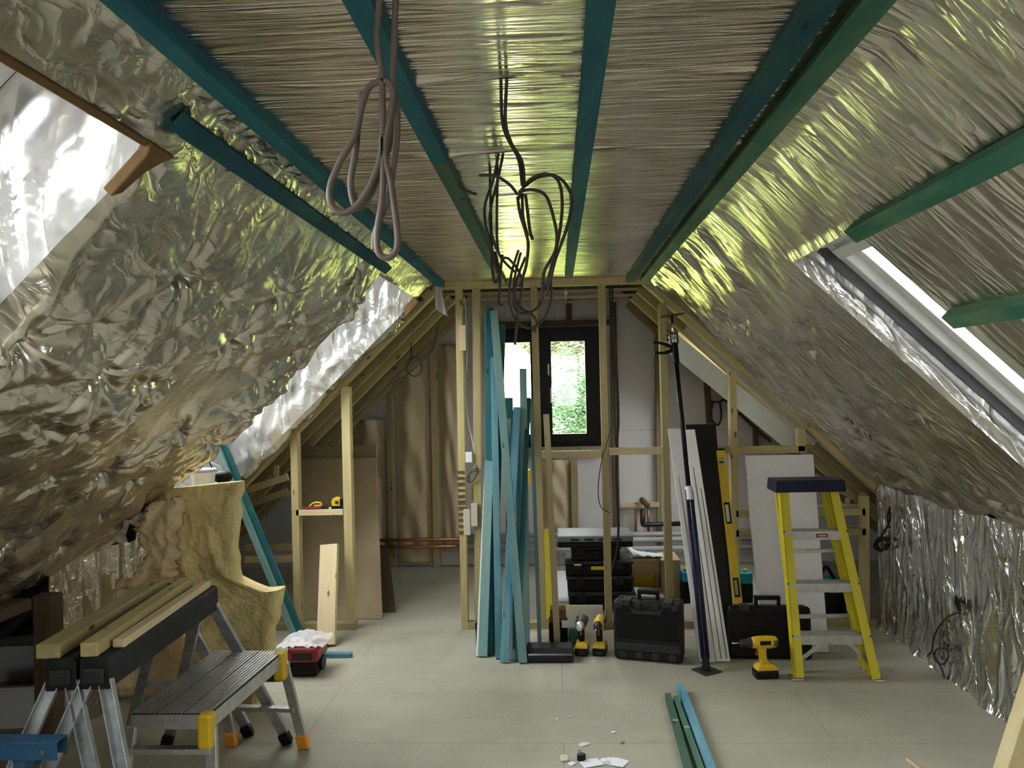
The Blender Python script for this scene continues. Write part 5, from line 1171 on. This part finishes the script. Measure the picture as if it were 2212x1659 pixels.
c2 = [V((tp.x + .008, Yc + .01, ZC))] + path([(852, 90), (850, 180), (858, 230), (857, 300), (850, 360), (838, 430), (812, 500), (808, 540)], Yc + .015)
c3 = path([(783, 200), (775, 260), (768, 330), (758, 390), (762, 430), (775, 450), (800, 420), (825, 360), (845, 300), (856, 240), (848, 190)], Yc + .03)
cable('thick grey looped cable hanging from the ceiling near the camera', [c1, c2, c3], .0058, 'cable')
for k, (p0, px0, px1) in enumerate(((1.85, (1088, 184), None), (2.44, (1083, 337), None))): pass
h1 = P(1088, 184, 1.85); h1.z = ZC
def fan(top, px, Y): return [top] + path(px, Y)
cable('pair of thin dark cables from the first ceiling tear to the knotted bundle', [
    fan(V((h1.x - .006, 1.85, ZC)), [(1085, 260), (1097, 300), (1120, 345), (1128, 400)], [1.9, 1.97, 2.05, 2.12]),
    fan(V((h1.x + .008, 1.85, ZC)), [(1092, 260), (1105, 310), (1128, 350), (1133, 400)], [1.9, 1.97, 2.05, 2.12])], .0042)
Yk = 2.14
cable('tied knot of dark cable tails below the pair, with wide loops to the right', [
    path([(1120, 430), (1128, 408), (1150, 385), (1180, 376), (1215, 390), (1235, 430), (1225, 490), (1200, 560), (1190, 600), (1180, 640)], Yk),
    path([(1130, 405), (1160, 384), (1195, 380), (1212, 410), (1213, 470), (1200, 540), (1175, 590), (1172, 650)], Yk + .02),
    path([(1120, 415), (1150, 410), (1180, 425), (1198, 480), (1203, 520), (1195, 560), (1180, 620)], Yk + .01),
    path([(1118, 425), (1123, 460), (1135, 500), (1141, 530), (1135, 580), (1120, 620)], Yk),
    path([(1135, 420), (1140, 460), (1145, 500), (1151, 518)], Yk + .01), path([(1128, 418), (1130, 470), (1140, 510)], Yk + .02),
    path([(1118, 420), (1100, 398), (1070, 380), (1035, 378)], Yk + .03)], .0045)
h2 = P(1083, 337, 2.44); h2.z = ZC
cable('pair of thin dark cables from the second ceiling tear down to the green batten', [
    fan(V((h2.x - .008, 2.44, ZC)), [(1065, 390), (1048, 440), (1048, 480), (1058, 520), (1066, 560), (1075, 590)], 2.5),
    fan(V((h2.x + .006, 2.44, ZC)), [(1075, 390), (1062, 440), (1058, 480), (1066, 520), (1085, 560), (1115, 590)], 2.52),
    path([(994, 395), (992, 402), (1008, 412), (1030, 420)], 2.5)], .0045)
YQ = 2.6
cable('hanging bunch of looped cable ends in front of the window top', [
    [V((P(1062, 530, YQ).x, YQ, ZC))] + path([(1062, 530), (1064, 590), (1070, 610), (1080, 590), (1085, 550)], YQ), path([(1070, 545), (1080, 600), (1078, 650), (1085, 660)], YQ + .03),
    [V((P(1078, 500, YQ).x, YQ, ZC))] + path([(1075, 535), (1100, 560), (1120, 585), (1128, 620), (1118, 680), (1112, 745), (1116, 705)], YQ + .02),
    path([(1120, 540), (1105, 590), (1100, 640), (1108, 680), (1130, 705), (1155, 706), (1180, 680), (1192, 640), (1188, 590), (1195, 560)], YQ),
    path([(1135, 555), (1118, 600), (1110, 650), (1118, 672), (1140, 676), (1165, 660), (1175, 620), (1172, 590)], YQ + .04),
    path([(1125, 545), (1112, 600), (1112, 640), (1125, 665), (1150, 680), (1160, 700), (1148, 715)], YQ + .06)], .0045)
# wires on the studs
def swire(label, px, Y, r=.005, mat='cable_dark'): return cable(label, [path(px, Y)], r, mat)
swire('dark cable running down the fourth stud to the organiser stack', [(1322, 620), (1325, 700), (1332, 800), (1336, 900), (1333, 960), (1332, 1040), (1336, 1140), (1330, 1200), (1318, 1240)], YB + .12, .008)
swire('second cable beside the fourth stud', [(1316, 612), (1320, 720), (1326, 850), (1330, 960)], YB + .13)
swire('thin cable looping left from the fourth stud below the window', [(1325, 910), (1310, 960), (1297, 1010), (1292, 1060), (1298, 1095), (1318, 1108)], YB - .02, .003)
swire('white cable beside the second stud', [(1003, 640), (1010, 740), (1006, 830), (1010, 900), (1022, 960), (1028, 1010)], YB + .02, .004, 'cream')
cable('small coil of cable hung on the second stud', [path([(1028, 1005), (1032, 1015), (1020, 1020), (1010, 1030), (1012, 1042), (1024, 1036), (1032, 1020), (1026, 1012), (1014, 1024), (1014, 1040)], YB - .015)], .004)
cable('round coil of thin cable hanging on the left rafters', [path([(888, 742), (888, 775), (878, 795), (890, 812), (908, 808), (911, 785), (895, 770), (880, 780), (878, 800), (895, 812), (910, 795), (900, 772), (885, 780), (875, 800)], 5.42), path([(945, 705), (940, 735), (930, 760), (890, 800), (850, 830), (850, 860)], 5.44)], .0045)
a = P(1013, 988, YB - .01); tag(MB().box((a.x, YB - .008, a.z), (.045, .012, .07)).build('socket_box', M['white'], bevel=.003), 'small white junction box on the second stud', 'junction box')
for k, (x, y, w_, h_, mt) in enumerate(((1000, 730, .042, .17, 'pale'), (1009, 1128, .045, .17, 'cream'), (1025, 1112, .042, .15, 'cream'))):
    a = P(x, y, YB - .01); tag(MB().box((a.x, YB - .012, a.z), (w_, .018, h_)).build('packer_block', M[mt], bevel=.002), ['pale block nailed high between the first two studs', 'cream block low on the first stud', 'cream block with cut corner low on the second stud'][k], 'block')
mb = MB(); a = P(995, 1020, YB); b2 = P(999, 1150, YB); rs = random.Random(3)
for k in range(11):
    z_ = a.z + (b2.z - a.z) * (k / 10); mb.box((a.x + (b2.x - a.x) * k / 10, YB - .003, z_), (.045, .004, rs.uniform(.014, .026)), Matrix.Rotation(rs.uniform(-.12, .12), 3, 'Y'))
tag(mb.build('striped_marker', M['dark']), 'black brush stripes marked down the first stud', 'stripes')
for k, (x, y, h_) in enumerate(((1026, 1062, .11), (1140, 1030, .10))):
    a = P(x, y, YB + .10); tag(MB().box((a.x, YB + .10, a.z), (.04, .05, h_)).build('yellow_tool', M['yellow'], bevel=.008), ['yellow tool hanging behind the second stud', 'yellow green tool seen behind the teal bundle'][k], 'tool')
a = P(1179, 1250, YB + .18); sheet_board('yellow_sack', [V((a.x - .03, YB + .25, .62)), V((a.x + .05, YB + .25, .62)), V((a.x + .09, YB + .12, .0)), V((a.x - .03, YB + .12, .0))], .03, M['frp'], 'yellow sack behind the third stud')
# knee wall cables
XK = 2.035
def pk(px): return [PX(x, y, XK) for x, y in px]
cable('black cable tail and coil hanging high on the right foil knee wall', [pk([(1922, 1098), (1922, 1125), (1912, 1145), (1900, 1165), (1888, 1178), (1895, 1188), (1915, 1185), (1922, 1170), (1905, 1160), (1892, 1170), (1900, 1190), (1918, 1180), (1910, 1165), (1895, 1175), (1905, 1192)]), pk([(1922, 1095), (1917, 1120), (1922, 1140)])], .006, 'black')
cable('grey cable loop hanging low on the right foil knee wall', [pk([(2072, 1322), (2045, 1335), (2022, 1365), (2014, 1400), (2020, 1420), (2035, 1435), (2048, 1420), (2042, 1402), (2025, 1402), (2018, 1420), (2032, 1440), (2040, 1465)]), pk([(2014, 1405), (2003, 1418)])], .005, 'cable_dark')
mb = MB(); c = PX(2068, 1305, XK + .01); mb.prism([c + V((0, -.03, .03)), c + V((0, .012, .045)), c + V((0, .02, 0)), c + V((0, -.03, -.045)), c + V((0, -.04, -.02))], (-.006, 0, 0)); tag(mb.build('hole_shade_patch', M['black']), 'flat black patch for the dark inside a tear in the right knee wall foil above the grey loop', 'hole')  # no real opening: a black plate gives the shade inside the tear
c = P(285, 1153, 3.86); mb = MB(); mb.prism([c + V((-.012, 0, .05)), c + V((.02, 0, .035)), c + V((.016, 0, -.03)), c + V((-.02, 0, -.045)), c + V((-.032, 0, -.01))], (0, .006, 0)); tag(mb.build('hole_shade_patch', M['black']), 'flat black patch for the dark inside a tear in the foil left of the wool tuft', 'hole')
# black hanging bracket on the gable
cable('bent black strap hanging on the far gable behind the sixth stud', [path([(1533, 868), (1555, 868), (1562, 864), (1580, 872)], YG - .08), path([(1540, 870), (1535, 900), (1550, 918), (1558, 900), (1555, 870)], YG - .08)], .010, 'cable_dark')
cable('slanting dark pipe on the gable under the right rafter', [path([(1596, 892), (1630, 925), (1640, 935), (1665, 955)], YG - .06)], .014, 'dark', 'pipe', 'pipe')
# torn plastic flap hanging at the top left corner of the partition
mb = MB(); a0 = P(945, 608, YB - .04)
def Gf(s, t_):
    w_ = .05 + .03 * t_; return a0 + V((-w_ / 2 + s * w_ + .03 * t_ ** 2, .02 * math.sin(s * 9 + t_ * 4), -.19 * t_ - .05 * s * t_))
mb.grid(Gf, 14, 18); tag(mb.build('plastic_flap', M['clear'], smooth=True, solid=.001), 'torn plastic flap hanging at the upper left corner of the partition', 'plastic')
# pull cord knob by the window
a = P(1222, 632, YB + .3); t = tag(MB().ball(a, (.014, .014, .018)).build('pull_cord', M['white'], smooth=True), 'white ceiling pull cord knob above the window', 'pull cord')
MB().cyl(a, (a.x, a.y, ZC + .12), .002).build('cord', M['white'], t); MB().ball(a - V((0, 0, .035)), (.006, .006, .02)).build('bead', M['white'], t, smooth=True)

# ------------------------------------------------------------------ planting outside
bush('garden_bush', (0.50, 14.5, 1.12), (.80, .7, .95), 11000, M['leaf'], 'dense dark green bush outside the right window pane', 'bush', .035, 5)
bush('garden_bush', (1.10, 16.5, 1.6), (.55, .5, 1.0), 5000, M['leaf'], 'taller green shrub at the right edge behind the bush', 'bush', .035, 6)
bush('garden_tree', (1.0, 34.0, 3.6), (.75, .7, .65), 3500, M['leaf_g'], 'rounded grey green tree high in the right window pane', 'tree', .09, 7)
bush('garden_tree', (-.35, 36.0, 3.9), (1.2, 1.0, .8), 4000, M['leaf_g'], 'pale grey tree at the top of the window view', 'tree', .10, 8)
bush('garden_tree', (-1.9, 24.0, 2.9), (.5, .5, .7), 2500, M['leaf_y'], 'yellow green tree at the left edge of the window view', 'tree', .07, 9)
bush('garden_bush', (0.45, 12.2, .12), (1.1, .5, .72), 7000, M['leaf_y'], 'low sunlit yellow green bush at the foot of the window view', 'bush', .035, 10)
wh = thing('white_house', 'bright white rendered building beyond the garden', 'building', (-1.5, 27.0, -.6))
mb = MB(); mb.bb((-4.4, 27.0, -2.5), (.75, 31.0, 2.45)); mb.build('wall', M['white_paint'], wh)
